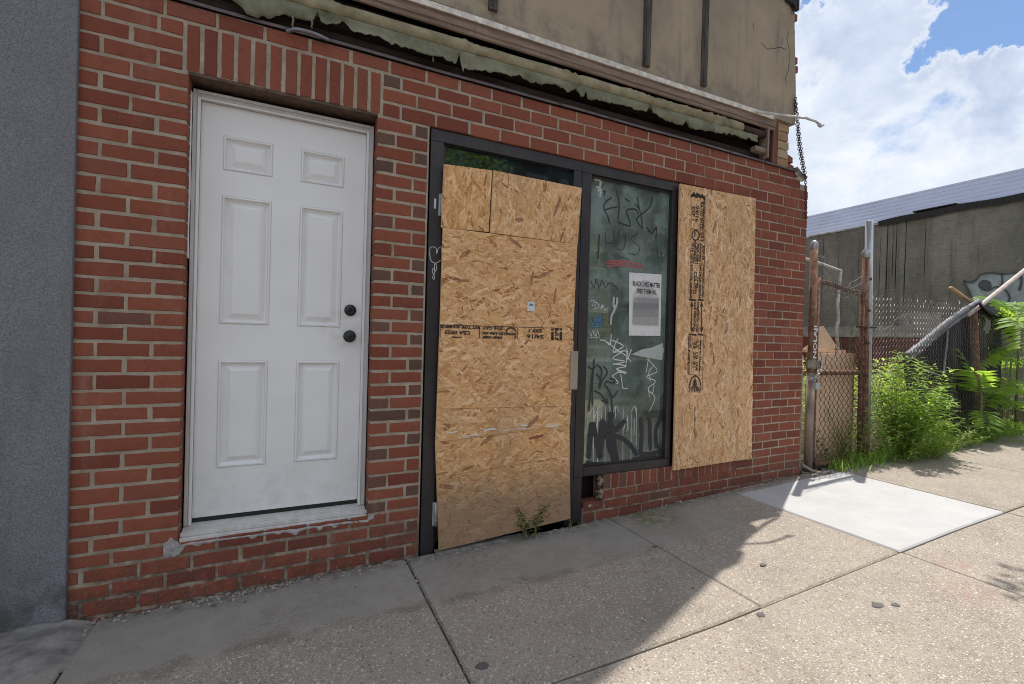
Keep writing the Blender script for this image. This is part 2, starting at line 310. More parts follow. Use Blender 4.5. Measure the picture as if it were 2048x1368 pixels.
    c = t.ramp(k, [(.3, (.34, .26, .14, 1)), (.5, (.62, .53, .35, 1)), (.7, (.80, .71, .52, 1))]); M['ply_back'] = t.done(t.bsdf(c, .8, t.bump(k, .2, .002), spec=.2))
    # leaves
    for nm, stops, tl in (('leaf_lime', [(0, (.07, .15, .028, 1)), (.35, (.17, .30, .045, 1)), (.7, (.27, .41, .06, 1)), (1, (.38, .46, .10, 1))], (.66, .88, .10, 1)),
                      ('leaf_green', [(0, (.09, .18, .05, 1)), (.5, (.155, .27, .07, 1)), (1, (.25, .35, .11, 1))], (.50, .74, .11, 1)),
                      ('leaf_fern', [(0, (.08, .19, .04, 1)), (.5, (.14, .28, .05, 1)), (1, (.27, .36, .08, 1))], (.55, .82, .09, 1)),
                      ('leaf_dry', [(0, (.16, .15, .045, 1)), (1, (.30, .27, .07, 1))], (.3, .3, .05, 1)),
                      ('leaf_dull', [(0, (.03, .06, .022, 1)), (1, (.075, .115, .045, 1))], (.08, .14, .03, 1))):
        t = NT(nm); c = t.ramp(t.island(), stops); c = t.mix(t.mrange(t.noise(t.pos(), 30, 3, .6), .4, .7, 0, .3), c, stops[0][1])
        d = t.bsdf(c, .5, spec=.4); tb = t.n('ShaderNodeBsdfTranslucent'); tb.inputs[0].default_value = tl
        mx = t.n('ShaderNodeMixShader'); mx.inputs[0].default_value = .5; t.put(mx.inputs[1], d); t.put(mx.inputs[2], tb.outputs[0]); M[nm] = t.done(mx.outputs[0])
    simple('stem', (.16, .17, .05, 1), .7, 0, 40, .3)
    simple('bark', (.12, .095, .07, 1), .9, 0, 14, .4, .8, .01, stretch=(1, 1, .3))
    t = NT('house_brick'); br = t.n('ShaderNodeTexBrick'); t.put(br.inputs['Vector'], t.mapv(t.pos(), (1, 1, 1), rot=(PI / 2, 0, 0))); br.inputs['Scale'].default_value = 4.6
    br.inputs['Color1'].default_value = (.17, .07, .05, 1); br.inputs['Color2'].default_value = (.12, .05, .04, 1); br.inputs['Mortar'].default_value = (.2, .18, .16, 1)
    M['house_brick'] = t.done(t.bsdf(br.outputs[0], .9))
    t = NT('party_brick'); br = t.n('ShaderNodeTexBrick'); t.put(br.inputs['Vector'], t.mapv(t.pos(), (1, 1, 1), rot=(PI / 2, 0, PI / 2))); br.inputs['Scale'].default_value = 4.9
    br.inputs['Color1'].default_value = (.20, .07, .045, 1); br.inputs['Color2'].default_value = (.13, .05, .038, 1); br.inputs['Mortar'].default_value = (.24, .2, .16, 1)
    M['party_brick'] = t.done(t.bsdf(br.outputs[0], .9))
    simple('house_glass', (.02, .03, .035, 1), .08, 0, 2, .1, .02)
    simple('house_trim', (.45, .43, .40, 1), .7)
build_materials()

# ------------------------------------------------------------------ mesh builder
class MB:
    def __init__(s): s.v = []; s.f = []; s.mi = []; s.uv = []; s.cur = 0; s.sm = []; s.smooth = False
    def add(s, vs, fs, uvs=None):
        b = len(s.v); s.v += [tuple(q) for q in vs]
        for f in fs:
            s.f.append([b + i for i in f]); s.mi.append(s.cur); s.sm.append(s.smooth)
        s.uv += uvs if uvs else [(q[0], q[2]) for q in vs]
    def box(s, a, b):
        (x0, y0, z0), (x1, y1, z1) = a, b
        s.add([(x0, y0, z0), (x1, y0, z0), (x1, y1, z0), (x0, y1, z0), (x0, y0, z1), (x1, y0, z1), (x1, y1, z1), (x0, y1, z1)],
              [(0, 3, 2, 1), (4, 5, 6, 7), (0, 1, 5, 4), (1, 2, 6, 5), (2, 3, 7, 6), (3, 0, 4, 7)])
    def bbox(s, a, b, w=.003):             # box with chamfered edges
        bm = bmesh.new(); c = [(a[i] + b[i]) / 2 for i in range(3)]
        bmesh.ops.create_cube(bm, size=1, matrix=Matrix.Translation(c) @ Matrix.Diagonal((abs(b[0] - a[0]), abs(b[1] - a[1]), abs(b[2] - a[2]), 1)))
        bmesh.ops.bevel(bm, geom=bm.edges[:], offset=w, segments=2, affect='EDGES', profile=.5)
        s.bm(bm)
    def bm(s, bm, mtx=None):
        bm.verts.index_update(); vs = [(mtx @ v.co) if mtx else v.co for v in bm.verts]
        s.add(vs, [[v.index for v in f.verts] for f in bm.faces]); bm.free()
    def tube(s, pts, r, n=8, cap=True):
        pts = [Vector(q) for q in pts]; L = len(pts); rr = r if isinstance(r, (list, tuple)) else [r] * L
        vs = []; ref = None
        for i, q in enumerate(pts):
            t = (pts[min(i + 1, L - 1)] - pts[max(i - 1, 0)])
            t = t.normalized() if t.length > 1e-9 else Vector((0, 0, 1))
            if ref is None: ref = t.orthogonal().normalized()
            ref = (ref - t * ref.dot(t)); ref = ref.normalized() if ref.length > 1e-6 else t.orthogonal().normalized()
            bn = t.cross(ref)
            for k in range(n):
                a = 2 * PI * k / n; vs.append(q + (ref * math.cos(a) + bn * math.sin(a)) * rr[i])
        fs = [(i * n + k, i * n + (k + 1) % n, (i + 1) * n + (k + 1) % n, (i + 1) * n + k) for i in range(L - 1) for k in range(n)]
        if cap: fs += [tuple(range(n - 1, -1, -1)), tuple((L - 1) * n + k for k in range(n))]
        s.add(vs, fs)
    def lathe(s, o, ax, prof, n=24):       # prof: (distance along ax, radius)
        ax = Vector(ax).normalized(); s.tube([Vector(o) + ax * d for d, _ in prof], [max(r, 1e-4) for _, r in prof], n)
    def ribbon(s, pts, w, nrm, off=0.0, taper=True):      # flat painted stroke lying on a plane
        nrm = Vector(nrm); pts = [Vector(q) + nrm * off for q in pts]; L = len(pts); vs = []
        for i, q in enumerate(pts):
            t = pts[min(i + 1, L - 1)] - pts[max(i - 1, 0)]
            t = t.normalized() if t.length > 1e-9 else Vector((1, 0, 0)); sd = nrm.cross(t).normalized()
            ww = (w[i] if isinstance(w, list) else w) * .5 * (1 + .12 * math.sin(i * 2.3))
            if taper and i in (0, L - 1): ww *= .55
            vs += [q - sd * ww, q + sd * ww]
        s.add(vs, [(2 * i, 2 * i + 1, 2 * i + 3, 2 * i + 2) for i in range(L - 1)])
    def prism(s, poly, y0, y1):            # polygon of (x, z), front at y0, back at y1
        n = len(poly); vs = [(x, y0, z) for x, z in poly] + [(x, y1, z) for x, z in poly]
        s.add(vs, [tuple(range(n)), tuple(range(2 * n - 1, n - 1, -1))] + [((i + 1) % n, i, n + i, n + (i + 1) % n) for i in range(n)])
    def build(s, name, mats, parent=None, fixn=True):
        me = bpy.data.meshes.new(name); me.from_pydata([tuple(q) for q in s.v], [], s.f)
        if not isinstance(mats, (list, tuple)): mats = [mats]
        for m in mats: me.materials.append(M[m])
        me.polygons.foreach_set('material_index', s.mi); me.polygons.foreach_set('use_smooth', s.sm)
        ul = me.uv_layers.new(name='UVMap'); buf = []
        for l in me.loops: buf += s.uv[l.vertex_index]
        ul.data.foreach_set('uv', buf)
        if fixn:
            bm = bmesh.new(); bm.from_mesh(me); bmesh.ops.recalc_face_normals(bm, faces=bm.faces[:]); bm.to_mesh(me); bm.free()
        me.update(); o = bpy.data.objects.new(name, me); COL.objects.link(o)
        if parent is not None:
            o.parent = parent; o.matrix_parent_inverse = Matrix.Translation(parent.location).inverted()
        return o
def tag(o, label, cat, group=None, kind=None):
    if label: o['label'] = label
    if cat: o['category'] = cat
    if group: o['group'] = group
    if kind: o['kind'] = kind
    return o
def thing(name, loc, label, cat, group=None):
    o = bpy.data.objects.new(name, None); COL.objects.link(o); o.location = loc; o.empty_display_size = .1
    return tag(o, label, cat, group)
def struct(o): o['kind'] = 'structure'; return o
def N3(p, s=1.0): return noise.noise(Vector(p) * s)
def smooth_pts(pts, k=4):                  # Catmull-Rom through the points
    pts = [Vector(q) for q in pts]
    if len(pts) < 3: return [pts[0].lerp(pts[-1], i / k) for i in range(k + 1)]
    out = []
    for i in range(len(pts) - 1):
        a, b, c, d = pts[max(i - 1, 0)], pts[i], pts[i + 1], pts[min(i + 2, len(pts) - 1)]
        for j in range(k):
            t = j / k; out.append(.5 * ((2 * b) + (c - a) * t + (2 * a - 5 * b + 4 * c - d) * t * t + (3 * b - a - 3 * c + d) * t ** 3))
    return out + [pts[-1]]
def text_mb(mb, s, size, mtx, bold=0.0, sx=1.0, width=None):
    cu = bpy.data.curves.new('txt', 'FONT'); cu.body = s; cu.size = size; cu.offset = bold; cu.resolution_u = 3
    o = bpy.data.objects.new('txt', cu); COL.objects.link(o); dg = bpy.context.evaluated_depsgraph_get(); dg.update()
    me = bpy.data.meshes.new_from_object(o.evaluated_get(dg)); bm = bmesh.new(); bm.from_mesh(me)
    if width: xm = max(v.co.x for v in bm.verts); sx = width / xm
    mb.bm(bm, mtx @ Matrix.Diagonal((sx, 1, 1, 1))); bpy.data.objects.remove(o); bpy.data.curves.remove(cu); bpy.data.meshes.remove(me)
def wall_mtx(x, y, z, ang=0.0):            # text lying on the facade, reading to the right, turned by ang about the wall normal
    return Matrix.Translation((x, y, z)) @ Matrix.Rotation(-ang, 4, 'Y') @ Matrix.Rotation(PI / 2, 4, 'X')

# ================================================================== THE BRICK BUILDING
bld = thing('brick_building', (1.6, 0, 0), 'red brick shopfront with white door, boarded storefront and stained tan upper wall', 'building')
ZL = [2.77, 2.688, 2.612, 2.534, 2.452, 2.373, 2.298, 2.223, 2.148, 2.073, 1.999, 1.92, 1.842, 1.765, 1.69, 1.619, 1.549, 1.476, 1.404, 1.333, 1.265, 1.193, 1.122, 1.05, .975, .904, .834, .767, .696, .623, .549, .469, .394, .324, .256, .19, .119, .048, -.027, -.10]
ZR = [2.775, 2.705, 2.626, 2.541, 2.449, 2.372, 2.297, 2.22, 2.139, 2.067, 1.992, 1.919, 1.846, 1.773, 1.701, 1.63, 1.557, 1.489, 1.419, 1.349, 1.282, 1.211, 1.144, 1.079, 1.011, .944, .875, .805, .736, .669, .602, .528, .457, .392, .325, .258, .191, .124, .057, -.01]
def zrow(i, x): t = min(1, max(0, (x + .45) / 4.4)); return ZL[i] + (ZR[i] - ZL[i]) * t
XE, XW = 4.106, -.845
DX0, DX1, DZ0, DZ1 = -.445, .414, .262, 2.455         # door opening
SX0, SX1, SZ1 = .708, 3.42, 2.458                     # storefront opening
bw = MB()
def brick(x0, x1, zb0, zb1, zt0, zt1, mi=0, y=0.0, depth=.10, rough=1.0):
    """one brick: slightly irregular rounded face, (zb0,zb1) bottom at x0/x1, (zt0,zt1) top"""
    bw.cur = mi; nx = max(2, int((x1 - x0) / .035)); nz = 3 if (zt0 - zb0) < .1 else 6
    dy = U(-.0022, .0015) + y; tl = U(-.0015, .0015); vs = []; seed = U(0, 100); ro = .0022 * rough
    for ring, (ins, yy) in enumerate(((0, .0065), (.0032, 0.))):
        for j in range(nz + 1):
            for i in range(nx + 1):
                u, w = i / nx, j / nz
                edge = i in (0, nx) or j in (0, nz)
                if ring == 0 and not edge: continue
    grid = {}
    for j in range(nz + 1):
        for i in range(nx + 1):
            u, w = i / nx, j / nz
            x = x0 + .0034 + (x1 - x0 - .0068) * u
            zb = zb0 + (zb1 - zb0) * u + .003; zt = zt0 + (zt1 - zt0) * u - .003; z = zb + (zt - zb) * w
            e = i in (0, nx) or j in (0, nz); k = ro if e else .0
            x += k * noise.noise((seed, j * 1.7, i * .3)); z += k * 1.3 * noise.noise((seed + 9, i * 1.3, j * .4))
            yy = dy + tl * (u - .5) + .0009 * noise.noise((seed + 20, i * .8, j * .9)) + (.0006 if e else 0)
            grid[i, j] = len(vs); vs.append((x, yy, z))
    fs = [(grid[i, j], grid[i + 1, j], grid[i + 1, j + 1], grid[i, j + 1]) for j in range(nz) for i in range(nx)]
    loop = [(i, 0) for i in range(nx + 1)] + [(nx, j) for j in range(1, nz + 1)] + [(i, nz) for i in range(nx - 1, -1, -1)] + [(0, j) for j in range(nz - 1, 0, -1)]
    cx, cz = (x0 + x1) / 2, (zb0 + zt1) / 2; n = len(loop)
    for ox, oy in ((.0030, .0042), (.0030, depth)):
        b = len(vs)
        for (i, j) in loop:
            v = vs[grid[i, j]]
            vs.append((v[0] + (ox if i == nx else -ox if i == 0 else 0), dy + oy, v[2] + (ox * .9 if j == nz else -ox * .9 if j == 0 else 0)))
        prev = [grid[q] for q in loop] if oy < .02 else [b - n + k for k in range(n)]
        fs += [(prev[k], b + k, b + (k + 1) % n, prev[(k + 1) % n]) for k in range(n)]
    bw.add(vs, fs)
def mort(x): return .0140 + (.0088 - .0140) * min(1, max(0, (x - .2) / 2.6))
def brick_run(i, a, b, phase, mi=0, end_a=False, end_b=False):
    """bricks of course i between x=a and x=b"""
    x = a - phase; L = .203
    while x < b - .02:
        q0, q1 = max(a, x), x + L + U(-.003, .003); m = mort(q0) / 2
        if b - q1 < .03: q1 = b
        if q1 - q0 > .022:
            l = q0 + (m if q0 > a + 1e-6 or not end_a else 0); r = q1 - (m if q1 < b - 1e-6 or not end_b else 0)
            m1 = mi
            if .41 < l and r < .71 and (q1 - q0) < .15 and R() < .62: m1 = 1
            elif R() < .012: m1 = 1
            mh = mort(l) / 2; j = lambda: U(-.0016, .0016)
            brick(l, r, zrow(i + 1, l) + mh + j(), zrow(i + 1, r) + mh + j(), zrow(i, l) - mh + j(), zrow(i, r) - mh + j(), m1)
        x = x + L if q1 < b else b
for i in range(39):
    zc = (zrow(i, .5) + zrow(i + 1, .5)) / 2; par = i % 2
    segs = []
    if i <= 0: segs = [(-1.05, 3.93, .10)]
    elif i <= 3: segs = [(-1.05, DX0 - .018, .121 if par else .016), (DX1 + .022, XE if i > 1 else 4.0, .09 * par + .01)]
    elif zc > .26:
        segs = [(-1.05, DX0, .121 if par else .016)]
        segs.append((DX1, SX0 - .006, .1015 if par else .0))
    else:
        segs = [(-1.05, SX0 - .006, .05 + .1015 * par)]
        top = zrow(i, 2.5)
        x0 = 1.83 if top < .17 else 1.985
        if top < .25: segs.append((x0, XE, .1015 if par else .03))
    if i >= 4 and zrow(i, 2.5) >= .25: segs.append((SX1 - .002 if (zrow(i, 3.7) + zrow(i + 1, 3.7)) / 2 > .34 else 3.30, XE, .1015 if par else 0.))
    for a, b, ph in segs: brick_run(i, a, b, ph, end_a=(a in (DX0, DX1)), end_b=(abs(b - DX0) < 1e-6 or abs(b - XE) < 1e-6 or b == 4.0 or b == 3.93))
# soldier course over the white door, rowlock under the shop window
n = 13; w = (DX1 + .022 - (DX0 - .018)) / n
for k in range(n):
    a = DX0 - .018 + k * w; brick(a + .008, a + w - .008, 2.462 + U(0, .003), 2.462 + U(0, .003), 2.682 + U(-.003, .003), 2.682 + U(-.003, .003))
x = 1.99
while x < 3.30:
    m1 = 1 if R() < .22 else 0; brick(x + .004, x + .0655, .232, .232, .331, .331, m1); x += .0695
bw.cur = 2
for (a, b) in (((XW, .0035, -.15), (DX0 - .004, .12, 2.765)), ((DX0 - .004, .0035, -.15), (SX0 - .003, .12, .245)), ((DX1 + .004, .0035, .245), (SX0 - .003, .12, 2.463)), ((DX0 - .004, .0035, 2.463), (XE - .006, .12, 2.672)),
               ((DX0 - .004, .0035, 2.672), (3.925, .12, 2.765)), ((SX1 + .004, .0035, .33), (XE - .006, .12, 2.463)), ((1.833, .0035, -.1), (XE - .006, .12, .118)), ((1.995, .0035, .118), (XE - .006, .12, .33))):
    bw.box(a, b)
# lumps of mortar on the broken jamb under the window, and on the exposed course
bw.cur = 2
for k in range(40):
    x, z = (U(1.975, 2.0), U(.13, .31)) if k < 24 else (U(1.85, 1.97), U(.123, .133)); bm = bmesh.new(); bmesh.ops.create_icosphere(bm, subdivisions=2, radius=U(.008, .017))
    for v in bm.verts: v.co *= 1 + .35 * noise.noise(v.co * 60 + Vector((k, 0, 0)))
    bw.bm(bm, Matrix.Translation((x, U(.0, .06), z)))
bw.build('brick_wall', ['brick', 'brick_brown', 'mortar'], bld)
# lime smears under and beside the door
sm = MB(); top = []; bot = []
K = 110
for k in range(K + 1):
    x = DX0 - .055 + (DX1 - DX0 + .09) * k / K; q = k / K
    lo = .236 - .03 * max(0, noise.noise((x * 9, 0, 3))) - .026 * max(0, noise.noise((x * 26, 5, 1))) - (.03 if q < .1 else 0) * max(0, noise.noise((x * 45, 2, 8)) + .5)
    if q < .07: lo -= .02
    hi = .2475 + .004 * noise.noise((x * 20, 9, 9)) + (.05 * max(0, 1 - abs(q - .03) / .035)) + (.02 if q > .97 else 0)
    top.append((x, hi)); bot.append((x, lo))
vs = []
for (x, h), (_, l) in zip(top, bot):
    for w, yy in ((0, .003), (.15, -.0015), (.6, -.0028), (1, -.0005)): vs.append((x, yy + .0022 * noise.noise((x * 60, w * 5, 0)), h + (l - h) * w))
sm.smooth = True; sm.add(vs, [(i * 4 + j, i * 4 + j + 1, i * 4 + j + 5, i * 4 + j + 4) for i in range(K) for j in range(3)])
sm.build('mortar_smear', 'smear', bld)
# body of the building, hidden party walls and roof
b = MB(); b.box((XW, .9, -.3), (XE - .25, 12, 8.8)); b.box((XE - .3, .121, -.3), (XE - .006, .9, 2.66)); b.build('party_wall', 'party_brick', bld)
b = MB(); b.box((XW, .5, -.25), (XE - .31, .52, 3.3)); b.box((XW, .165, 3.0), (3.6, .5, 3.02)); b.box((XW, .092, 3.12), (3.86, .9, 3.165)); b.build('dark_backing', 'void', bld)  # near-black sheets stand in for the darkness behind transom and awning
# steel lintel / soffit of the door recess, reveal behind
b = MB(); b.bbox((DX0 - .006, .004, 2.449), (DX1 + .006, .15, 2.4615), .0015); b.build('door_lintel', 'lintel', bld)

# ------------------------------------------------------------------ white six panel door
SXa, SXb, SZa, SZb, SY = -.408, .374, .325, 2.378, .112
d = MB()
pan = [(-.313, -.09), (.043, .262)]; rows = [(.563, 1.108), (1.29, 1.935), (2.06, 2.233)]
xs = [SXa, pan[0][0], pan[0][1], pan[1][0], pan[1][1], SXb]; zs = [SZa, rows[0][0], rows[0][1], rows[1][0], rows[1][1], rows[2][0], rows[2][1], SZb]
prof = [(0, .0), (.002, .0025), (.005, -.005), (.011, -.0062), (.017, .012), (.024, .017), (.028, .016), (.052, .0015), (.055, .0008)]
for i in range(5):
    for j in range(7):
        a, bb, c, e = xs[i], xs[i + 1], zs[j], zs[j + 1]
        if i in (1, 3) and j in (1, 3, 5):
            vs = []
            for ins, dep in prof: vs += [(a + ins, SY + dep, c + ins), (bb - ins, SY + dep, c + ins), (bb - ins, SY + dep, e - ins), (a + ins, SY + dep, e - ins)]
            fs = [(4 * k + m, 4 * k + (m + 1) % 4, 4 * k + 4 + (m + 1) % 4, 4 * k + 4 + m) for k in range(len(prof) - 1) for m in range(4)]
            k = 4 * (len(prof) - 1); fs.append((k, k + 1, k + 2, k + 3)); d.add(vs, fs)
        else: d.add([(a, SY, c), (bb, SY, c), (bb, SY, e), (a, SY, e)], [(0, 1, 2, 3)])
d.add([(SXa, SY, SZa), (SXb, SY, SZa), (SXb, SY, SZb), (SXa, SY, SZb), (SXa, SY + .04, SZa), (SXb, SY + .04, SZa), (SXb, SY + .04, SZb), (SXa, SY + .04, SZb)], [(0, 1, 5, 4), (1, 2, 6, 5), (2, 3, 7, 6), (3, 0, 4, 7)])
door = d.build('entry_door', 'door_white', bld, fixn=False)
f = MB()
FX0, FX1, FZ1 = -.440, .411, 2.425
for (a, b2, c, e) in ((FX0, SXa - .001, .30, FZ1), (SXb + .001, FX1, .30, FZ1)):
    f.bbox((a, .088, c), (b2, .16, e), .002); 
f.bbox((SXa - .0012, .090, SZb + .002), (SXb + .0012, .16, FZ1 - .002), .002)
f.bbox((FX0 + .002, .080, .30), (FX0 + .017, .0875, FZ1 - .004), .0015); f.bbox((FX1 - .017, .080, .30), (FX1 - .002, .0875, FZ1 - .004), .0015); f.bbox((FX0 + .018, .081, FZ1 - .019), (FX1 - .018, .0895, FZ1 - .004), .0015)
f.build('door_frame', 'frame_alu', door)
f = MB(); f.bbox((SXa - .011, .082, .30), (SXa + .001, .0875, SZb + .009), .001); f.bbox((SXb - .001, .082, .30), (SXb + .011, .0875, SZb + .009), .001); f.bbox((SXa + .002, .084, SZb + .0025), (SXb - .002, .0895, SZb + .010), .001)
f.build('door_stop', 'frame_white', door)
f = MB(); f.bbox((SXa + .002, .115, .302), (SXb - .002, .15, .3245), .001); f.build('door_sweep', 'black_metal', door)
f = MB()
f.add([(FX0 + .001, .04, .285), (FX1 - .001, .04, .285), (FX1 - .001, .12, .301), (FX0 + .001, .12, .301), (FX0 + .001, .04, .277), (FX1 - .001, .04, .277), (FX1 - .001, .12, .277), (FX0 + .001, .12, .277)], [(0, 1, 2, 3), (4, 7, 6, 5), (0, 4, 5, 1), (1, 5, 6, 2), (2, 6, 7, 3), (3, 7, 4, 0)])
for k in range(4): f.box((FX0 + .004, .05 + k * .014, .2865 + k * .0028), (FX1 - .004, .054 + k * .014, .2895 + k * .0028))
f.bbox((FX0 - .003, .025, .268), (FX1 + .006, .039, .2865), .002)
f.build('threshold', 'frame_alu', door)
f = MB(); f.bbox((FX0 - .004, .012, .2475), (FX1 + .004, .10, .2672), .003); f.build('sill_board', 'frame_alu', door)
kb = MB(); kb.smooth = True; kb.lathe((.311, SY, 1.244), (0, -1, 0), [(0, .034), (.004, .034), (.008, .030), (.012, .014), (.026, .012), (.03, .020), (.038, .0265), (.048, .0275), (.056, .024), (.060, .015), (.061, .0075), (.0595, .006), (.0595, 0)], 28); kb.build('door_knob', 'black_metal', door)
kb = MB(); kb.smooth = True; kb.lathe((.311, SY, 1.389), (0, -1, 0), [(0, .032), (.006, .032), (.014, .027), (.018, .018), (.0185, .008), (.017, .006), (.017, 0)], 28); kb.build('deadbolt', 'black_metal', door)
# loose white strip in the gap on the hinge side
st = MB(); pts = [(DX0 + .001 + .004 * noise.noise((z * 6, 0, 0)), z) for z in [2.40 - k * .05 for k in range(17)]]
vs = []
for x, z in pts: vs += [(x - .006, .070, z), (x + .001, .066, z), (x + .003, .085, z)]
st.smooth = True; st.add(vs, [(3 * i + j, 3 * i + j + 1, 3 * i + j + 4, 3 * i + j + 3) for i in range(len(pts) - 1) for j in range(2)])
st.build('loose_strip', 'frame_white', door)
b = MB(); b.box((DX0 - .004, .165, .245), (DX1 + .006, .17, 2.448)); b.build('door_backing', 'void', bld)

# ------------------------------------------------------------------ storefront framing
s = MB(); FY = .012
s.bbox((SX0 + .010, FY, -.02), (.795, FY + .11, 2.384), .002)                # left jamb
s.bbox((.797, FY + .022, -.02), (.812, FY + .10, 2.383), .002)
s.bbox((SX0 + .010, FY, 2.386), (1.752, FY + .11, 2.455), .002)              # head over the door
s.bbox((1.754, FY + .001, 2.386), (2.606, FY + .11, 2.4545), .002)
s.bbox((1.690, FY, .015), (1.752, FY + .11, 2.384), .002)                    # door jamb
s.bbox((1.757, FY, .333), (1.832, FY + .11, 2.384), .002); s.bbox((1.757, FY + .006, .02), (1.826, FY + .10, .3315), .002)
s.bbox((2.556, FY, .395), (2.606, FY + .11, 2.384), .002)                    # right jamb of the window
s.bbox((1.834, FY, .334), (2.606, FY + .11, .393), .002)                     # window sill rail
s.bbox((2.6075, FY + .004, 2.409), (3.415, FY + .10, 2.450), .002)           # head strip over the right board
s.box((2.608, FY + .06, .335), (3.414, FY + .10, 2.407))                     # blanked opening behind the board
s.bbox((1.834, FY + .022, .394), (2.5555, FY + .034, .404), .001); s.bbox((1.833, FY + .021, 2.372), (2.5555, FY + .034, 2.3845), .001)
fr = s.build('storefront_frame', 'bronze', bld)
for (x, z0, z1) in ((.790, 1.955, 2.085), (.802, .15, .29)):
    h = MB(); h.smooth = True; h.tube([(x, -.002, z0), (x, -.002, z1)], .0085, 10)
    h.smooth = False; h.bbox((x - .018, FY - .004, z0 + .002), (x - .002, FY - .0005, z1 - .002), .001)
    for q in range(1, 4): h.tube([(x, -.002, z0 + (z1 - z0) * q / 4 - .001), (x, -.002, z0 + (z1 - z0) * q / 4 + .001)], .0095, 10)
    h.build('hinge', 'alu', fr)
pl = MB(); pl.bbox((.744, FY - .003, 1.995), (.757, FY - .0005, 2.052), .0008); pl.build('maker_plate', 'plaque', fr)
# scribble on the left jamb
def strokes(mb, conv, lst, wid, off, nrm=(0, -1, 0)):
    for n_, it in enumerate(lst):
        pts = smooth_pts([conv(*q) for q in it], 5); mb.ribbon(pts, wid, nrm, off + .00009 * n_)
cA = lambda x, y: P(820 + x / 3.108, 240 + y / 3.108, FY)
g = MB(); strokes(g, cA, [[(122, 810), (130, 790), (160, 795), (165, 830), (175, 800), (192, 790), (195, 830)], [(122, 810), (128, 870), (160, 890), (192, 870)], [(160, 890), (150, 905), (158, 940), (165, 910), (155, 890)], [(142, 920), (138, 945), (150, 960), (152, 930), (142, 920)], [(146, 962), (140, 980), (150, 990), (150, 965)]], .0035, .0015)
g.build('graffiti', 'paint_white', fr)
# old shop door behind the boards (bottom rail and stiles show)
s = MB(); s.bbox((.8135, .05, .035), (1.688, .085, .16), .002); s.bbox((.8135, .05, .161), (.90, .085, 2.20), .002); s.bbox((1.62, .05, .161), (1.688, .085, 2.20), .002); s.bbox((.901, .05, 2.10), (1.619, .085, 2.20), .002); s.bbox((.901, .06, .161), (1.619, .07, 2.099), .001)
sd = s.build('shop_door', 'bronze', bld)
s = MB(); s.bbox((1.668, -.048, .935), (1.724, -.043, 1.185), .0015); s.bbox((1.668, -.0425, .935), (1.673, .010, 1.185), .001); s.build('latch_guard', 'latch_tan', sd)
s = MB(); s.smooth = True; s.lathe((1.702, FY, .835), (0, -1, 0), [(0, .017), (.006, .016), (.009, .012), (.0092, .007), (.008, .006), (.008, 0)], 18); s.build('lock_cylinder', 'alu', sd)
# glass
s = MB(); s.box((.813, .045, 2.205), (1.689, .051, 2.3855)); s.bbox((.8125, .03, 2.200), (1.6895, .10, 2.2045), .001); tw = s.build('transom_window', ['glass_transom'], bld)
s = MB(); s.box((1.833, .048, .3945), (2.555, .054, 2.3835)); win = s.build('shop_window', 'glass_shop', bld)
s = MB(); s.box((1.75, .064, .40), (2.56, .075, 2.378)); s.build('plywood_lining', 'ply_back', win)
s = MB(); s.box((1.834, .2, .0), (2.2, .22, .333)); s.build('cavity_board', 'dark_wood', bld)
# graffiti on the glass
YG = .048
c6 = lambda x, y: P(1150 + x / 3.91, 330 + y / 3.91, YG)
c7 = lambda x, y: P(1130 + x / 3.258, 640 + y / 3.258, YG)
g = MB()
strokes(g, c6, [[(285, 255), (240, 290), (225, 340), (255, 400), (270, 455)], [(325, 215), (345, 300), (335, 445)], [(235, 350), (285, 335), (330, 330)], [(335, 445), (400, 470), (435, 470), (405, 370)], [(400, 370), (420, 345), (480, 350), (495, 390)], [(485, 250), (500, 330), (520, 420), (530, 500)], [(390, 260), (430, 290)], [(605, 250), (590, 320), (540, 370), (490, 410), (485, 440), (530, 500)], [(470, 300), (500, 345)], [(640, 480), (630, 580)], [(555, 480), (600, 530), (640, 480)], [(190, 540), (185, 640), (180, 735)], [(215, 210), (235, 205), (225, 240)]], .0095, .0012)
g.build('graffiti', 'paint_black', win)
g = MB()
strokes(g, c6, [[(235, 520), (240, 580), (245, 640)], [(240, 615), (300, 605)], [(300, 510), (312, 640)], [(345, 510), (330, 640), (380, 655), (400, 520)], [(500, 530), (440, 580), (505, 640), (480, 700), (420, 690)], [(670, 670), (690, 760)], [(120, 900), (150, 960), (165, 890), (190, 960), (210, 900), (240, 960), (270, 920), (340, 970)], [(640, 640), (645, 720)], [(360, 715), (430, 745)]], .0055, .0011)
g.build('graffiti', 'paint_grey', win)
g = MB()
strokes(g, c6, [[(230, 762), (330, 770), (420, 760), (540, 790)], [(240, 790), (380, 785), (520, 800)], [(260, 748), (400, 750)]], .013, .001); g.build('graffiti', 'paint_red', win)
g = MB()
strokes(g, c6, [[(305, 1030), (300, 1090), (310, 1130), (285, 1180), (280, 1250)], [(330, 1035), (325, 1090), (300, 1150)], [(150, 110), (200, 130), (180, 210)], [(165, 170), (200, 190), (195, 250)]], .017, .0009)
g.build('graffiti', 'paint_pale', win)
g = MB()
strokes(g, c6, [[(120, 1200), (138, 1250), (155, 1200)], [(160, 1200), (165, 1250)], [(160, 1200), (195, 1212), (168, 1228), (202, 1255)], [(122, 1268), (160, 1262), (205, 1262)], [(180, 1185), (200, 1180), (195, 1240)]], .006, .0012); g.build('graffiti', 'paint_blue', win)
g = MB()
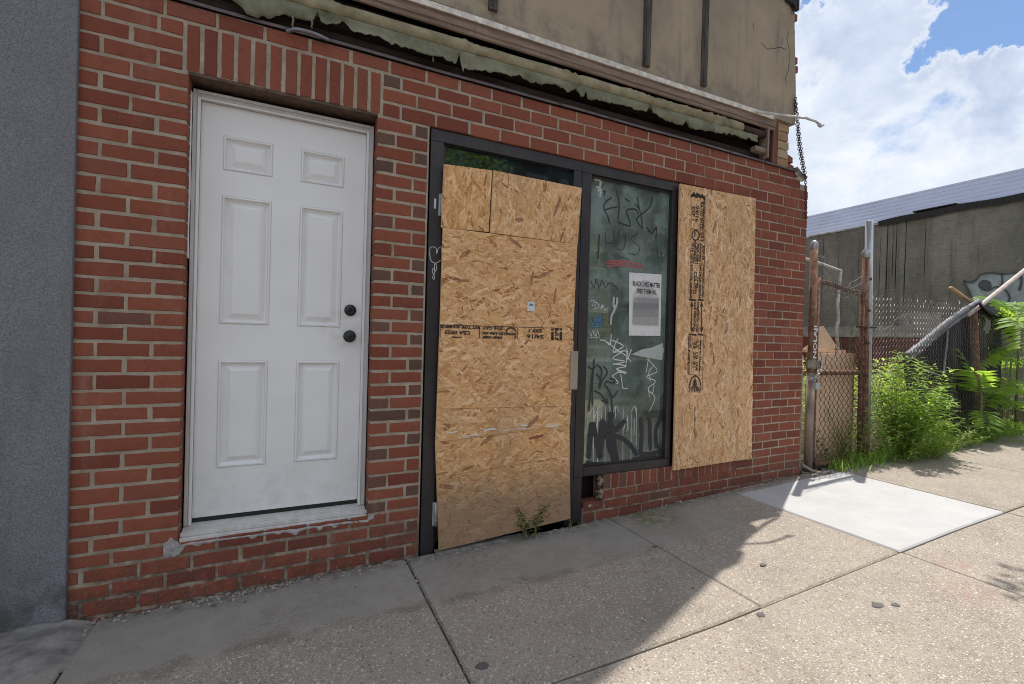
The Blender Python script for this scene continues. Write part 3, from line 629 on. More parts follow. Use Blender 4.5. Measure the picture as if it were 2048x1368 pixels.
strokes(g, c6, [[(115, 1065), (150, 1060), (130, 1110)], [(150, 1075), (175, 1080), (150, 1100), (170, 1120), (145, 1120)], [(180, 1085), (200, 1120), (175, 1110), (190, 1085)], [(205, 1130), (215, 1090), (205, 1110), (235, 1100)], [(210, 1110), (240, 1130), (260, 1110)], [(240, 1115), (225, 1140)], [(110, 1300), (125, 1340), (135, 1295), (150, 1340)], [(160, 1295), (140, 1310), (165, 1325), (145, 1340)], [(165, 1345), (175, 1295), (192, 1345)], [(110, 1350), (195, 1352)]], .0036, .0013)
g.build('graffiti', 'paint_white', win); g = MB()
strokes(g, c7, [[(300, 130), (380, 170), (310, 210), (372, 205), (310, 250), (390, 270), (310, 290)], [(345, 120), (325, 160), (310, 205)], [(310, 285), (400, 300), (330, 320), (400, 340), (340, 332)], [(305, 365), (350, 340), (400, 350)], [(305, 365), (345, 405), (335, 415)], [(360, 350), (370, 400), (375, 442), (408, 446)], [(225, 130), (260, 135), (292, 160), (300, 90)], [(270, 140), (345, 200), (400, 235), (430, 275)], [(395, 275), (412, 240), (432, 190)], [(345, 210), (400, 205), (395, 290)], [(400, 180), (410, 230)]], .0072, .0014)
g.build('graffiti', 'paint_white', win); g = MB()
strokes(g, c7, [[(530, 250), (600, 330), (530, 370), (590, 400), (540, 450), (585, 505), (545, 600)], [(560, 230), (540, 270), (530, 340)], [(575, 300), (545, 340), (560, 400)], [(580, 420), (570, 480)], [(540, 440), (550, 500)]], .006, .0014)
g.build('graffiti', 'paint_white', win); g = MB()
for xx, a, bz in ((185, 575, 960), (213, 580, 950), (262, 560, 950), (330, 560, 640), (378, 570, 950), (405, 620, 730), (430, 600, 930), (465, 570, 820), (150, 600, 700), (500, 640, 800), (292, 560, 610), (240, 600, 640), (450, 640, 760)):
    strokes(g, c7, [[(xx, a), (xx - 3 + R() * 4, (a + bz) / 2), (xx - 2, bz)]], .0042, .0011)
strokes(g, c7, [[(155, 620), (185, 570), (192, 640), (215, 570), (205, 700)], [(300, 640), (330, 560), (350, 600)], [(430, 600), (455, 560), (465, 640)], [(380, 720), (405, 640), (410, 720)]], .0042, .0012)
g.build('graffiti', 'paint_white', win)
g = MB()
strokes(g, c7, [[(155, 905), (165, 770), (180, 665)], [(180, 665), (205, 780), (228, 905)], [(228, 905), (235, 770), (247, 650)], [(247, 650), (280, 790), (325, 935)], [(290, 600), (310, 760), (340, 930)]], .040, .0016)
strokes(g, c7, [[(395, 650), (350, 700), (295, 745), (370, 770), (430, 820), (470, 885)]], .036, .0019)
strokes(g, c7, [[(495, 630), (500, 750), (490, 870)], [(552, 640), (555, 850)], [(600, 840), (592, 720), (645, 590)]], .034, .0017)
strokes(g, c7, [[(140, 930), (260, 945), (400, 930), (520, 890), (640, 900)], [(480, 870), (560, 870), (640, 850)]], .03, .0021)
g.build('graffiti', 'paint_grey', win); g = MB()
strokes(g, c7, [[(190, 250), (172, 400), (155, 600)], [(190, 260), (178, 420), (180, 560)], [(150, 300), (175, 320), (200, 300)], [(205, 290), (240, 330), (222, 440)], [(250, 300), (275, 340), (240, 400)], [(205, 350), (235, 400), (225, 450)], [(290, 380), (325, 390), (310, 412), (270, 400), (260, 440)], [(190, 460), (240, 490), (272, 550)], [(270, 430), (300, 500), (312, 640)], [(342, 460), (318, 500), (298, 490)], [(270, 510), (275, 545), (240, 520)]], .011, .0018)
g.build('graffiti', 'paint_grey', win)
# torn clear plastic hanging on the glass
g = MB(); poly = [(428, 225), (500, 190), (565, 178), (632, 150), (640, 200), (630, 262), (560, 250), (500, 240)]
pts = [c7(*q) + Vector((0, -.006 + .004 * noise.noise((q[0] * .05, q[1] * .05, 0)), 0)) for q in poly]; g.add(pts + [q + Vector((0, .003, 0)) for q in pts], [tuple(range(8)), tuple(range(15, 7, -1))] + [(i, 8 + i, 8 + (i + 1) % 8, (i + 1) % 8) for i in range(8)])
tag(g.build('plastic_scrap', 'paint_pale'), 'torn scrap of clear plastic stuck on the graffitied shop window below the poster', 'plastic scrap')
# poster
a = P(1258, 545, YG); bq = P(1322, 549, YG); c = P(1320, 672, YG); e = P(1257, 671, YG)
pst = MB(); pst.add([a + Vector((0, -.004, 0)), bq + Vector((0, -.0055, 0)), c + Vector((0, -.004, 0)), e + Vector((0, -.0045, 0))] + [q + Vector((0, -.0022, 0)) for q in (a, bq, c, e)], [(0, 1, 2, 3), (7, 6, 5, 4), (0, 4, 5, 1), (1, 5, 6, 2), (2, 6, 7, 3), (3, 7, 4, 0)])
pst = tag(pst.build('poster', 'paper'), 'black and white protest poster taped on the graffitied shop window', 'poster')
x0, x1, z0, z1 = e.x + .002, bq.x - .003, e.z, a.z; wd = x1 - x0; yp = YG - .0072
pr = MB()
pr.prism([(x0 + .09 * wd, z0 + .17 * (z1 - z0)), (x1 - .03 * wd, z0 + .17 * (z1 - z0)), (x1 - .05 * wd, z0 + .62 * (z1 - z0)), (x0 + .62 * wd, z0 + .90 * (z1 - z0)), (x0 + .38 * wd, z0 + .90 * (z1 - z0)), (x0 + .09 * wd, z0 + .66 * (z1 - z0))], yp + .0008, yp + .0012)
pr.build('printed_picture', 'ink_pale', pst)
for (a0, a1, m_) in ((.30, .42, 'ink_mid'), (.42, .52, 'ink_deep'), (.52, .60, 'ink_mid'), (.62, .70, 'ink_soft'), (.72, .79, 'ink_soft')):
    pr = MB(); pts = [(x0 + (.10 + .01 * noise.noise((a0 * 9, k, 0))) * wd, z0 + (a0 + (a1 - a0) * k / 4) * (z1 - z0)) for k in range(5)]; ptr = [(x1 - (.05 + .03 * R() + (a0 > .6) * .18) * wd, z0 + (a0 + .02 + (a1 - a0) * k / 4) * (z1 - z0)) for k in range(4, -1, -1)]
    if a0 > .6: pts = [(x + .2 * wd, z) for x, z in pts]
    pr.prism(pts + ptr, yp + .0003, yp + .0007); pr.build('printed_picture', m_, pst)
pr = MB()
for k in range(38):
    zz = z0 + (.185 + .0118 * k) * (z1 - z0); xx = x0 + .1 * wd + (U(0, .2) * wd if k > 30 else 0)
    while xx < x1 - .08 * wd:
        l = U(.008, .03); pr.box((xx, yp - .0004, zz), (min(xx + l, x1 - .05 * wd), yp - .0001, zz + .0016)); xx += l + .003
pr.build('printed_picture', 'ink_grey', pst)
pr = MB()
def fit_text(mb, s, xa, xb, z, h, y, bold=.0):
    text_mb(mb, s, h * 1.38, wall_mtx(xa, y, z), bold, 1, xb - xa)
fit_text(pr, 'BLACK LIVES MATTER', x0 + .06 * wd, x1 - .03 * wd, z0 + .80 * (z1 - z0), .034, yp - .0008, .0006)
fit_text(pr, 'FREE THEM ALL', x0 + .2 * wd, x1 - .14 * wd, z0 + .685 * (z1 - z0), .034, yp - .0008, .0006)
pr.build('printed_words', 'ink', pst)

# ================================================================== OSB BOARDS
def osb(quad, y, th, horiz, mat, label, seed, name='board', dens=1.0, accents=(), lines=()):
    """quad: (x, z) corners TL, TR, BR, BL. A slab faced with thousands of pressed strands."""
    random.seed(seed); q = [Vector((x, 0, z)) for x, z in quad]; mb = MB()
    mb.prism([(v.x, v.z) for v in (q[3], q[2], q[1], q[0])], y + .0012, y + th)
    def bil(u, w): return (q[0] * (1 - u) + q[1] * u) * (1 - w) + (q[3] * (1 - u) + q[2] * u) * w
    W = ((q[1] - q[0]).length + (q[2] - q[3]).length) / 2; H = ((q[3] - q[0]).length + (q[2] - q[1]).length) / 2
    n = int(W * H * 6200 * dens)
    for k in range(n):
        big = R() < .2; L = U(.055, .13) if big else U(.018, .065); w = U(.010, .026) if big else U(.003, .011)
        if k > n * .8 and R() < .5: L *= .6; w *= .6
        ang = random.gauss(0, .62); ang += 0 if horiz else PI / 2
        cu, cw = R() * W, R() * H; ca, sa = math.cos(ang), math.sin(ang); yy = y - k / n * .0016 - R() * .0006; ty = U(-.012, .012)
        sk = U(-.3, .3) * w; vs = []; uv = []; uo = R() * 50
        for (a, b2) in ((-.5, -.3), (-.5 + U(.02, .12), .5), (U(-.1, .1), .5 + U(0, .12)), (.5 - U(.02, .15), .45), (.5, U(-.2, .2)), (.5 - U(.05, .2), -.5), (U(-.1, .1), -.5 - U(0, .12))):
            lx, lz = a * L, b2 * w + sk * a; x = cu + lx * ca - lz * sa; z = cw + lx * sa + lz * ca
            u, v = min(1, max(0, x / W)), min(1, max(0, z / H)); pt = bil(u, v); vs.append((pt.x, yy + ty * lz, pt.z)); uv.append((uo + lx, uo * 3 + lz))
        mb.add(vs, [tuple(range(7))], uv)
    mb.cur = 1                               # single dark strands and the factory score lines
    for (px, py, L, w, ang) in accents:
        w *= .62
        c = P(px, py, y); ca, sa = math.cos(ang), math.sin(ang)
        for _ in range(2):
            vs = []; ox, oz = U(-.006, .006), U(-.006, .006)
            for a, b2 in ((-.5, -.35), (-.46, .3), (-.1, .5), (.38, .42), (.5, .1), (.42, -.4), (0, -.5)):
                lx, lz = (a + U(-.04, .04)) * L, (b2 + U(-.1, .1)) * w; vs.append((c.x + ox + lx * ca - lz * sa, y - .0024 - .0004 * _, c.z + oz + lx * sa + lz * ca))
            mb.add(vs, [tuple(range(7))]); L *= .7; w *= .6
    for (xa, ya, xb, yb) in lines:
        a, b2 = P(xa, ya, y), P(xb, yb, y); mb.ribbon([a.lerp(b2, k / 14) + Vector((0, 0, .0012 * noise.noise((k * .9, ya, 0)))) for k in range(15)], .0028, (0, -1, 0), .0027)
    o = mb.build(name, [mat, 'osb_knot'], fixn=False); return o
def screws(o, pts, y):
    for x, z in pts:
        m = MB(); m.smooth = True; m.lathe((x, y, z), (0, -1, 0), [(0, .0048), (.0018, .0048), (.003, .003), (.0028, .0015), (.0028, 0)], 10); m.build('screw', 'chain_steel', o)
GB = 'particle boards over the storefront'
Y1 = -.006
osbA = tag(osb([(.790, 2.250), (1.088, 2.266), (1.078, 1.895), (.783, 1.886)], Y1 - .012, .012, False, 'osb', '', 11), 'smallest particle board, nearly square, at the top left corner of the boarded doorway', 'particle board', GB)
osbB = tag(osb([(1.096, 2.267), (1.731, 2.264), (1.711, 1.890), (1.086, 1.892)], Y1 - .016, .012, False, 'osb', '', 12, accents=[(1113, 412, .13, .03, 1.2), (1040, 440, .06, .03, .2), (1010, 372, .06, .02, -.5)]), 'wide low particle board at the top of the boarded doorway beside the smallest piece', 'particle board', GB)
osbC = tag(osb([(.792, 1.886), (1.709, 1.889), (1.697, 1.235), (.790, 1.238)], Y1 - .014, .012, True, 'osb', '', 13, accents=[(1063, 557, .10, .022, 1.4), (1088, 550, .10, .026, .5), (1110, 590, .11, .022, 1.45), (925, 560, .08, .02, .1), (1030, 486, .10, .035, -.5), (945, 600, .05, .02, .3), (915, 648, .06, .015, .1), (1100, 630, .05, .014, 1.3)], lines=[(879, 650, 1128, 657)]), 'particle board with upside down black stamp and white sticker amid the boarded doorway', 'particle board', GB)
osbD = tag(osb([(.785, 1.251), (1.693, 1.252), (1.684, .702), (.779, .650)], Y1 - .028, .012, True, 'osb', '', 14, dens=1.3, accents=[(1066, 843, .12, .035, .7), (930, 735, .05, .015, .9), (1090, 770, .08, .015, .6)], lines=[(872, 818, 1134, 812)]), 'particle board beside the metal latch guard, just above the lowest board', 'particle board', GB)
osbE = tag(osb([(.779, .652), (1.684, .704), (1.712, .078), (.818, .016)], Y1 - .022, .012, True, 'osb_dirty', '', 15, dens=1.1, accents=[(978, 876, .13, .03, .75), (893, 975, .09, .04, -.2), (935, 935, .09, .03, .3), (1080, 905, .06, .02, -.2), (1065, 998, .07, .016, .5), (885, 947, .07, .022, .1)], lines=[(903, 950, 1134, 912)]), 'lowest particle board with grimy lower half just above the pavement', 'particle board', GB)
osbF = tag(osb([(2.592, 2.437), (3.412, 2.452), (3.460, .330), (2.612, .309)], Y1 - .014, .012, False, 'osb_pale', '', 16, accents=[(1433, 640, .09, .03, 1.3), (1420, 690, .05, .03, 1.2), (1480, 600, .08, .02, 1.2)]), 'tall particle board with vertical black stamp covering the right part of the shop window', 'particle board', GB)
screws(osbA, [(.797, 2.235), (.793, 1.91)], Y1 - .014); screws(osbC, [(.803, 1.83), (.80, 1.30), (1.69, 1.85), (1.685, 1.27)], Y1 - .016)
screws(osbD, [(.80, 1.235), (.79, .68), (1.675, .73), (1.68, 1.22)], Y1 - .030); screws(osbE, [(.80, .56), (1.68, .60), (1.69, .12), (.83, .06)], Y1 - .024)
screws(osbF, [(2.61, 2.40), (3.39, 2.42), (3.44, .36), (2.63, .36), (3.42, 1.3)], Y1 - .016)
# scuffed white paint along the seam of the two lower boards
g = MB(); sy = Y1 - .0315
for (x, z, l) in ((.86, .70, .05), (1.07, .70, .09), (1.32, .715, .05), (.94, .672, .12), (1.2, .69, .2), (1.5, .70, .1)):
    g.ribbon([(x + l * (k / 6), sy, z + .008 * noise.noise((x * 9 + k, z, 0)) + .05 * l * k / 6) for k in range(7)], U(.004, .011), (0, -1, 0), .0003 + R() * .0004)
g.build('paint_scuff', 'paper', osbD)
# barcode sticker
stk = MB(); sc_ = P(1062, 613, Y1 - .017); stk.bbox((sc_.x - .026, sc_.y - .0012, sc_.z - .03), (sc_.x + .026, sc_.y, sc_.z + .03), .0004); stk = stk.build('sticker', 'sticker', osbC)
g = MB()
for k in range(12):
    xx = sc_.x - .013 + k * .0023; g.box((xx, sc_.y - .0018, sc_.z + .004), (xx + U(.0006, .0014), sc_.y - .0014, sc_.z + .018))
g.build('barcode', 'ink', stk)
# stamped lettering, upside down on the middle board
g = MB(); yt = Y1 - .0178
ca = lambda x, y: P(860 + x / 6.606, 630 + y / 6.606, yt)
def ud(s, xr, y, xl, h, bold=.0012):       # text turned by half a turn: starts at the right end
    a = ca(xr, y); b2 = ca(xl, y); text_mb(g, s, h * 1.38, wall_mtx(a.x, yt, a.z, PI), bold, 1, a.x - b2.x)
ud('24/16', 1505, 265, 1280, .024); ud('EXP 1', 1480, 190, 1310, .021); ud('7/16 CAT', 965, 165, 690, .016); ud('APAKUD-UM-40C', 1140, 238, 670, .015); ud('PRP-108', 950, 285, 700, .013); ud('CSA 0925', 535, 215, 195, .021); ud('EXT TYPE ADHESIVE', 660, 155, 140, .014); ud('THIS', 430, 290, 290, .010)
for (xa, ya, xb, yb, w) in ((135, 128, 1740, 175, .003), (655, 160, 655, 305, .004), (1160, 175, 1160, 325, .004), (135, 130, 135, 295, .003)):
    g.ribbon([ca(xa, ya), ca((xa + xb) / 2, (ya + yb) / 2), ca(xb, yb)], w, (0, -1, 0), 0, False)
for xx in (1618, 1730): 
    for (ya, yb) in ((182, 205), (225, 335)): g.ribbon([ca(xx, ya), ca(xx, yb)], .018, (0, -1, 0), 0, False)
for pts in ([(1650, 185), (1700, 190)], [(1650, 230), (1705, 262), (1650, 270)], [(1650, 300), (1700, 330)], [(1690, 185), (1655, 230)]): g.ribbon([ca(*q) for q in pts], .011, (0, -1, 0), .0003, False)
g.ribbon([ca(1070 + 62 * math.cos(t), 222 + 52 * math.sin(t)) for t in [PI + k * PI / 10 for k in range(11)]], .009, (0, -1, 0), .0002, False)
g.ribbon([ca(1070 + 62 * math.cos(t), 258 + 70 * math.sin(t)) for t in [k * PI / 16 + .2 for k in range(4)]], .009, (0, -1, 0), .0002, False)
g.build('stamped_lettering', 'ink', osbC)
# stamped lettering, vertical on the tall board
g = MB(); yt = Y1 - .0182
cb = lambda x, y: P(1360 + x / 5.7, 360 + y / 5.7, yt)
cc = lambda x, y: P(1360 + x / 6.2, 580 + y / 6.2, yt)
def vd(cv, s, x, ya, yb, h, bold=.001):    # text running down the board
    a = cv(x, ya); b2 = cv(x - 4, yb); text_mb(g, s, h * 1.38, wall_mtx(a.x, yt, a.z, -PI / 2), bold, 1, a.z - b2.z)
a = cb(128, 165); b2 = cb(290, 180); text_mb(g, 'APA', .042, wall_mtx(a.x + .004, yt, a.z - .012), .0035, (b2.x - a.x) / .085)
for bx in ((130, 175, 180, 180), (192, 178, 285, 200)): g.ribbon([cb(bx[0], bx[1]), cb(bx[2], bx[3])], .014, (0, -1, 0), 0, False)
vd(cb, 'RATED SHTG', 238, 245, 560, .030); vd(cb, '24/16', 182, 290, 475, .033); vd(cb, 'EXP 1', 140, 295, 455, .030); vd(cb, 'SHEATHING SPAN', 272, 190, 560, .014)
vd(cb, 'SS3', 240, 590, 700, .034); vd(cb, 'EXP-1R', 258, 745, 915, .026); vd(cb, 'PRP-108', 190, 720, 930, .026); vd(cb, '7/16 CAT', 134, 720, 945, .025); vd(cb, 'SHEATHING', 228, 720, 935, .018); vd(cb, 'KUD-UM-40C', 168, 690, 940, .016)
vd(cb, 'CSA 0925', 162, 1040, 1300, .030); vd(cb, 'HR24/2R18/2F24', 226, 965, 1350, .022); vd(cb, 'EXT TYPE ADHESIVE', 122, 960, 1350, .022); vd(cb, 'CONSTRUCTION SHEATHING', 262, 965, 1340, .014); vd(cb, 'THIS', 196, 1100, 1230, .013)
vd(cc, 'AXE PRINCIPAL', 176, 145, 520, .023); vd(cc, 'STRENGTH AXIS', 214, 145, 520, .021)
vd(cc, 'THIS SIDE UP CONSTRUCTION', 108, 570, 1040, .022); vd(cc, '26 20 81', 168, 640, 960, .030, .0004); vd(cc, '22 10 04', 208, 610, 1000, .022, .0002); vd(cc, 'MADE IN CANADA', 250, 620, 1010, .014)
for xx in (148, 270):
    o_ = -3 if xx > 200 else -8
    g.ribbon([cc(xx, 180), cc(xx + o_, 500)], .008, (0, -1, 0), .0002, False)
    for (ya, yb) in ((140, 205), (535, 465)):
        g.add([cc(xx, ya), cc(xx - 20, yb), cc(xx + 20, yb)], [(0, 1, 2)])
for (ya, yb) in ((118, 128), (548, 558)):
    for xa, xb in ((112, 205), (220, 292)): g.ribbon([cc(xa, ya), cc(xb, yb)], .012, (0, -1, 0), 0, False)
for cv, xa, ya, xb, yb in ((cb, 130, 180, 120, 1360), (cb, 290, 190, 275, 1360), (cb, 130, 555, 290, 580), (cb, 120, 945, 280, 960), (cc, 108, 560, 100, 1050), (cc, 292, 560, 280, 1240), (cc, 100, 1050, 275, 1055), (cc, 92, 1262, 270, 1265), (cc, 152, 570, 148, 1050), (cc, 252, 570, 240, 1050)):
    g.ribbon([cv(xa, ya), cv(xb, yb)], .0028, (0, -1, 0), 0, False)
g.ribbon([cb(180 + 42 * math.cos(t), 630 + 55 * math.sin(t)) for t in [k * PI / 10 for k in range(21)]], .009, (0, -1, 0), .0003, False)
text_mb(g, 'APA', .022, wall_mtx(cb(160, 590).x, yt, cb(160, 590).z, -PI / 2), .0008)
g.ribbon([cc(190 + 68 * math.cos(t), 1200 + 135 * math.sin(t)) for t in [PI + k * PI / 12 for k in range(13)]], .011, (0, -1, 0), .0003, False)
g.ribbon([cc(186, 1095), cc(184, 1260)], .010, (0, -1, 0), .0004, False)
for k in range(6):
    for s_ in (-1, 1): g.ribbon([cc(186, 1110 + k * 18), cc(186 + s_ * (14 + k * 5), 1125 + k * 18)], .006, (0, -1, 0), .0005, False)
a = cc(108, 1250); b2 = cc(255, 1250); text_mb(g, 'TO', .034, wall_mtx(a.x, yt, a.z), .002, 1.0); a = cc(200, 1250); text_mb(g, 'KO', .034, wall_mtx(a.x, yt, a.z), .002, 1.0)
g.ribbon([P(1390, 815, yt), P(1389, 856, yt)], .004, (0, -1, 0), 0, False)
g.build('stamped_lettering', 'ink', osbF)
random.seed(21)

# ================================================================== UPPER WALL, RECESS, AWNING
uw = MB()
edge = [(3.90, 3.165), (3.90, 3.45), (3.88, 3.7), (3.855, 4.0), (3.845, 4.25), (3.78, 4.9), (3.68, 5.6), (3.60, 6.2), (3.47, 6.9), (3.40, 7.6), (3.25, 8.3), (3.1, 9.0)]
uw.prism([(XW, 3.17)] + edge + [(XW, 9.0)], .0, .09)
upw = uw.build('upper_wall', 'tan_stucco', bld)
for (x, zb, w) in ((1.07, 3.225, .050), (2.25, 3.212, .052), (2.808, 3.214, .045), (-.15, 3.22, .05)):
    b = MB(); zz = [zb + k * .12 for k in range(40)]
    for k in range(39):
        a = w / 2 + .004 * noise.noise((x, zz[k] * 8, 0)); c = w / 2 + .004 * noise.noise((x, zz[k + 1] * 8, 0))
        b.add([(x - a, -.022, zz[k]), (x + a, -.022, zz[k]), (x + c, -.022, zz[k + 1]), (x - c, -.022, zz[k + 1]), (x - a - .004, .003, zz[k]), (x + a + .004, .003, zz[k]), (x + c + .004, .003, zz[k + 1]), (x - c - .004, .003, zz[k + 1])], [(0, 1, 2, 3), (0, 3, 7, 4), (1, 5, 6, 2)] + ([(0, 4, 5, 1)] if k == 0 else []))
    b.tube([(x - w * .28, -.026, zb + .02), (x - w * .28, -.026, zb + 4.6)], .006, 5); b.build('batten', 'grey_wood', upw)
# cracks and dark tar along the top of the visible wall
g = MB()
for pts in ([(1238, 330), (1225, 460), (1208, 500), (1214, 570)], [(1230, 320), (1215, 250), (1235, 200)], [(1050, 280), (1090, 320), (1180, 310), (1225, 330)], [(1000, 150), (995, 170), (1005, 200)], [(1180, 290), (1195, 235)]):
    cv = [P(1200 + x / 3.258, y / 3.258, 0) for x, y in pts]; q = []
    for i_ in range(len(cv) - 1):
        for k in range(6):
            t = cv[i_].lerp(cv[i_ + 1], k / 6); q.append(t + Vector((.008 * noise.noise(t * 30), 0, .008 * noise.noise(t * 31 + Vector((5, 0, 0))))))
    g.ribbon(q, .0045, (0, -1, 0), .0012)
g.build('crack', 'tar', upw)
g = MB()
for k in range(26):
    x = 3.45 + k * .016; z = 4.22 - max(0, k - 8) * .006 + .02 * noise.noise((x * 20, 0, 0)); g.box((x, -.02 - .012 * R(), z), (x + .0158, -.0012, z + .42 + .01 * R()))
g.build('tar_ledge', 'tar', upw)
# ragged broken bricks on the right edge of the upper wall
eb = MB()
z = 3.62
while z < 8.6:
    ex = 3.9
    for (xa, za), (xb, zb) in zip(edge, edge[1:]):
        if za <= z <= zb: ex = xa + (xb - xa) * (z - za) / (zb - za)
    l = max(0, U(-.02, .045)); eb.bbox((ex - .06, .012, z + .006), (ex + l + .012, .088, z + .062), .005); z += .073
eb.build('broken_edge', 'brick', upw)
# recess behind the awning: boards, old painted pier, red post, metal flashing on top of the bricks
b = MB()
for (z0, z1, y) in ((2.775, 2.875, .13), (2.88, 2.985, .15), (2.99, 3.10, .14)): b.bbox((XW, y, z0), (3.625, y + .03, z1), .003)
b.bbox((XW, .03, 2.806), (3.46, .128, 2.850), .003)
b.build('recess_board', 'dark_wood', bld)
b = MB(); b.bbox((3.63, .005, 2.79), (3.70, .11, 3.168), .004); b.bbox((3.54, .06, 2.79), (3.625, .10, 3.15), .003); b.build('corner_post', 'red_wood', bld)
bw = MB()
for k in range(5): brick(3.715, 3.86 - .01 * (k % 2), 2.79 + k * .075, 2.79 + k * .075, 2.858 + k * .075, 2.858 + k * .075, 0, .02, .3, 4)
bw.cur = 1; bw.box((3.718, .032, 2.785), (3.85, .32, 3.166)); bw.build('old_pier', ['brick_old', 'mortar'], bld)
bw = MB(); brick(3.875, 3.985, 2.785, 2.785, 2.85, 2.845, 0, .05, .12, 4); brick(3.88, 3.97, 2.862, 2.866, 2.935, 2.92, 0, .055, .11, 5); bw.build('loose_brick', ['brick'], bld)
b = MB()
for k in range(40):
    xa, xb = -.60 + k * (3.94 + .60) / 40, -.60 + (k + 1) * (3.94 + .60) / 40; wa, wb = .004 * noise.noise((xa * 2, 0, 0)), .004 * noise.noise((xb * 2, 0, 0))
    za, zb = 2.786 - .008 * max(0, xa - 3) + wa, 2.786 - .008 * max(0, xb - 3) + wb
    b.add([(xa, -.012, za - .016), (xb, -.012, zb - .016), (xb, -.010, zb), (xa, -.010, za), (xa, .12, za + .002), (xb, .12, zb + .002), (xa, -.008, za - .016), (xb, -.008, zb - .016)], [(0, 1, 2, 3), (3, 2, 5, 4), (0, 6, 7, 1)])
b.build('brick_flashing', 'flash_purple', bld)
b = MB()
pts = [P(1583, 338, .02), P(1595, 333, -.02), P(1606, 347, -.03), P(1616, 354, -.05), P(1612, 359, .0), P(1588, 357, .05)]
b.add(pts + [q + Vector((0, .03, -.012)) for q in pts], [tuple(range(6)), tuple(range(11, 5, -1))] + [(i, 6 + i, 6 + (i + 1) % 6, (i + 1) % 6) for i in range(6)]); b.build('bent_flashing', 'galv', bld)
b = MB()
for (px, py) in ((1225, 236), (1293, 262), (1380, 283), (1425, 297), (1460, 305), (1530, 325), (1010, 175), (1120, 205), (1218, 233)): 
    q = P(px, py, -.012); b.tube([q + Vector((0, .01, 0)), q + Vector((.004, -.004, .008)), q + Vector((.008, -.006, -.012)), q + Vector((.006, -.003, -.024))], .0022, 5)
b.build('bent_nail', 'rust_dark', bld)

awn = thing('awning', (1.6, -.1, 2.95), 'retracted awning with rolled canvas and ragged green valance above the brick wall', 'awning')
XA0, XA1 = -.9, 3.60
def railz(x): return .0075 * (x + .9)      # the rail climbs slightly to the right
r_ = MB()
profr = [(-.002, 3.122), (-.036, 3.106), (-.047, 3.096), (-.047, 3.078), (-.041, 3.074), (-.043, 3.034), (-.035, 3.030), (-.035, 3.010), (-.024, 3.006), (-.020, 3.012), (-.018, 3.03), (-.002, 3.04)]
nx = 24; vs = []
for k in range(nx + 1):
    x = XA0 + (XA1 - XA0) * k / nx
    for (yy, zz) in profr: vs.append((x, yy + .002 * noise.noise((x * 1.5, 0, 0)), zz + railz(x) - .002))
n = len(profr); r_.add(vs, [(i * n + j, i * n + (j + 1) % n, (i + 1) * n + (j + 1) % n, (i + 1) * n + j) for i in range(nx) for j in range(n)] + [tuple(range(n)), tuple(nx * n + n - 1 - j for j in range(n))])
r_.build('rail', 'rail_brown', awn)
r_ = MB(); 
profw = [(-.004, 3.139), (-.042, 3.124), (-.057, 3.111), (-.057, 3.080), (-.0485, 3.080), (-.0485, 3.101), (-.037, 3.111), (-.004, 3.127)]
vs = []; n = len(profw)
for k in range(nx + 1):
    x = XA0 + (XA1 - .05 - XA0) * k / nx
    for (yy, zz) in profw: vs.append((x, yy + .002 * noise.noise((x * 1.5, 0, 0)), zz + railz(x) - .002))
r_.add(vs, [(i * n + j, i * n + (j + 1) % n, (i + 1) * n + (j + 1) % n, (i + 1) * n + j) for i in range(nx) for j in range(n)] + [tuple(range(n)), tuple(nx * n + n - 1 - j for j in range(n))])
r_.build('cover_lip', 'rail_white', awn)
# roll of canvas
YR = .0; rl = MB(); rl.smooth = True
def rollc(x): return Vector((x, YR, 2.926 + .0155 * (x + .9)))
nx = 300; ns = 18; vs = []; XR1 = 3.23
for i in range(nx + 1):
    x = XA0 + (XR1 - XA0) * i / nx; c = rollc(x)
    pk = sum(math.exp(-((x - q) / .09) ** 2) for q in (.95, 1.62, 2.15, 2.32, 2.55, 2.72, 2.9, 3.05, .15))
    for k in range(ns):
        a = 2 * PI * k / ns; r = .041 + .004 * noise.noise((x * 3, math.cos(a), math.sin(a))) + pk * .018 * noise.noise((x * 34 + k * .5, math.cos(a) * 1.2, math.sin(a) * 1.2)) + .0015 * noise.noise((x * 15, math.cos(a) * 3, math.sin(a) * 3))
        vs.append((c.x, c.y + math.cos(a) * r, c.z + math.sin(a) * r))
rl.add(vs, [(i * ns + k, i * ns + (k + 1) % ns, (i + 1) * ns + (k + 1) % ns, (i + 1) * ns + k) for i in range(nx) for k in range(ns)] + [tuple(nx * ns + k for k in range(ns))])
rl.build('canvas_roll', 'canvas', awn)
t_ = MB(); t_.smooth = True; t_.tube([rollc(XR1 - .02), rollc(3.51)], .030, 16); t_.build('roller_tube', 'rust_dark', awn)
t_ = MB(); t_.bbox((3.51, -.04, 2.80), (3.53, .03, 3.05), .003); t_.bbox((3.38, -.03, 2.835), (3.508, .02, 2.875), .003); t_.build('end_bracket', 'rail_brown', awn)
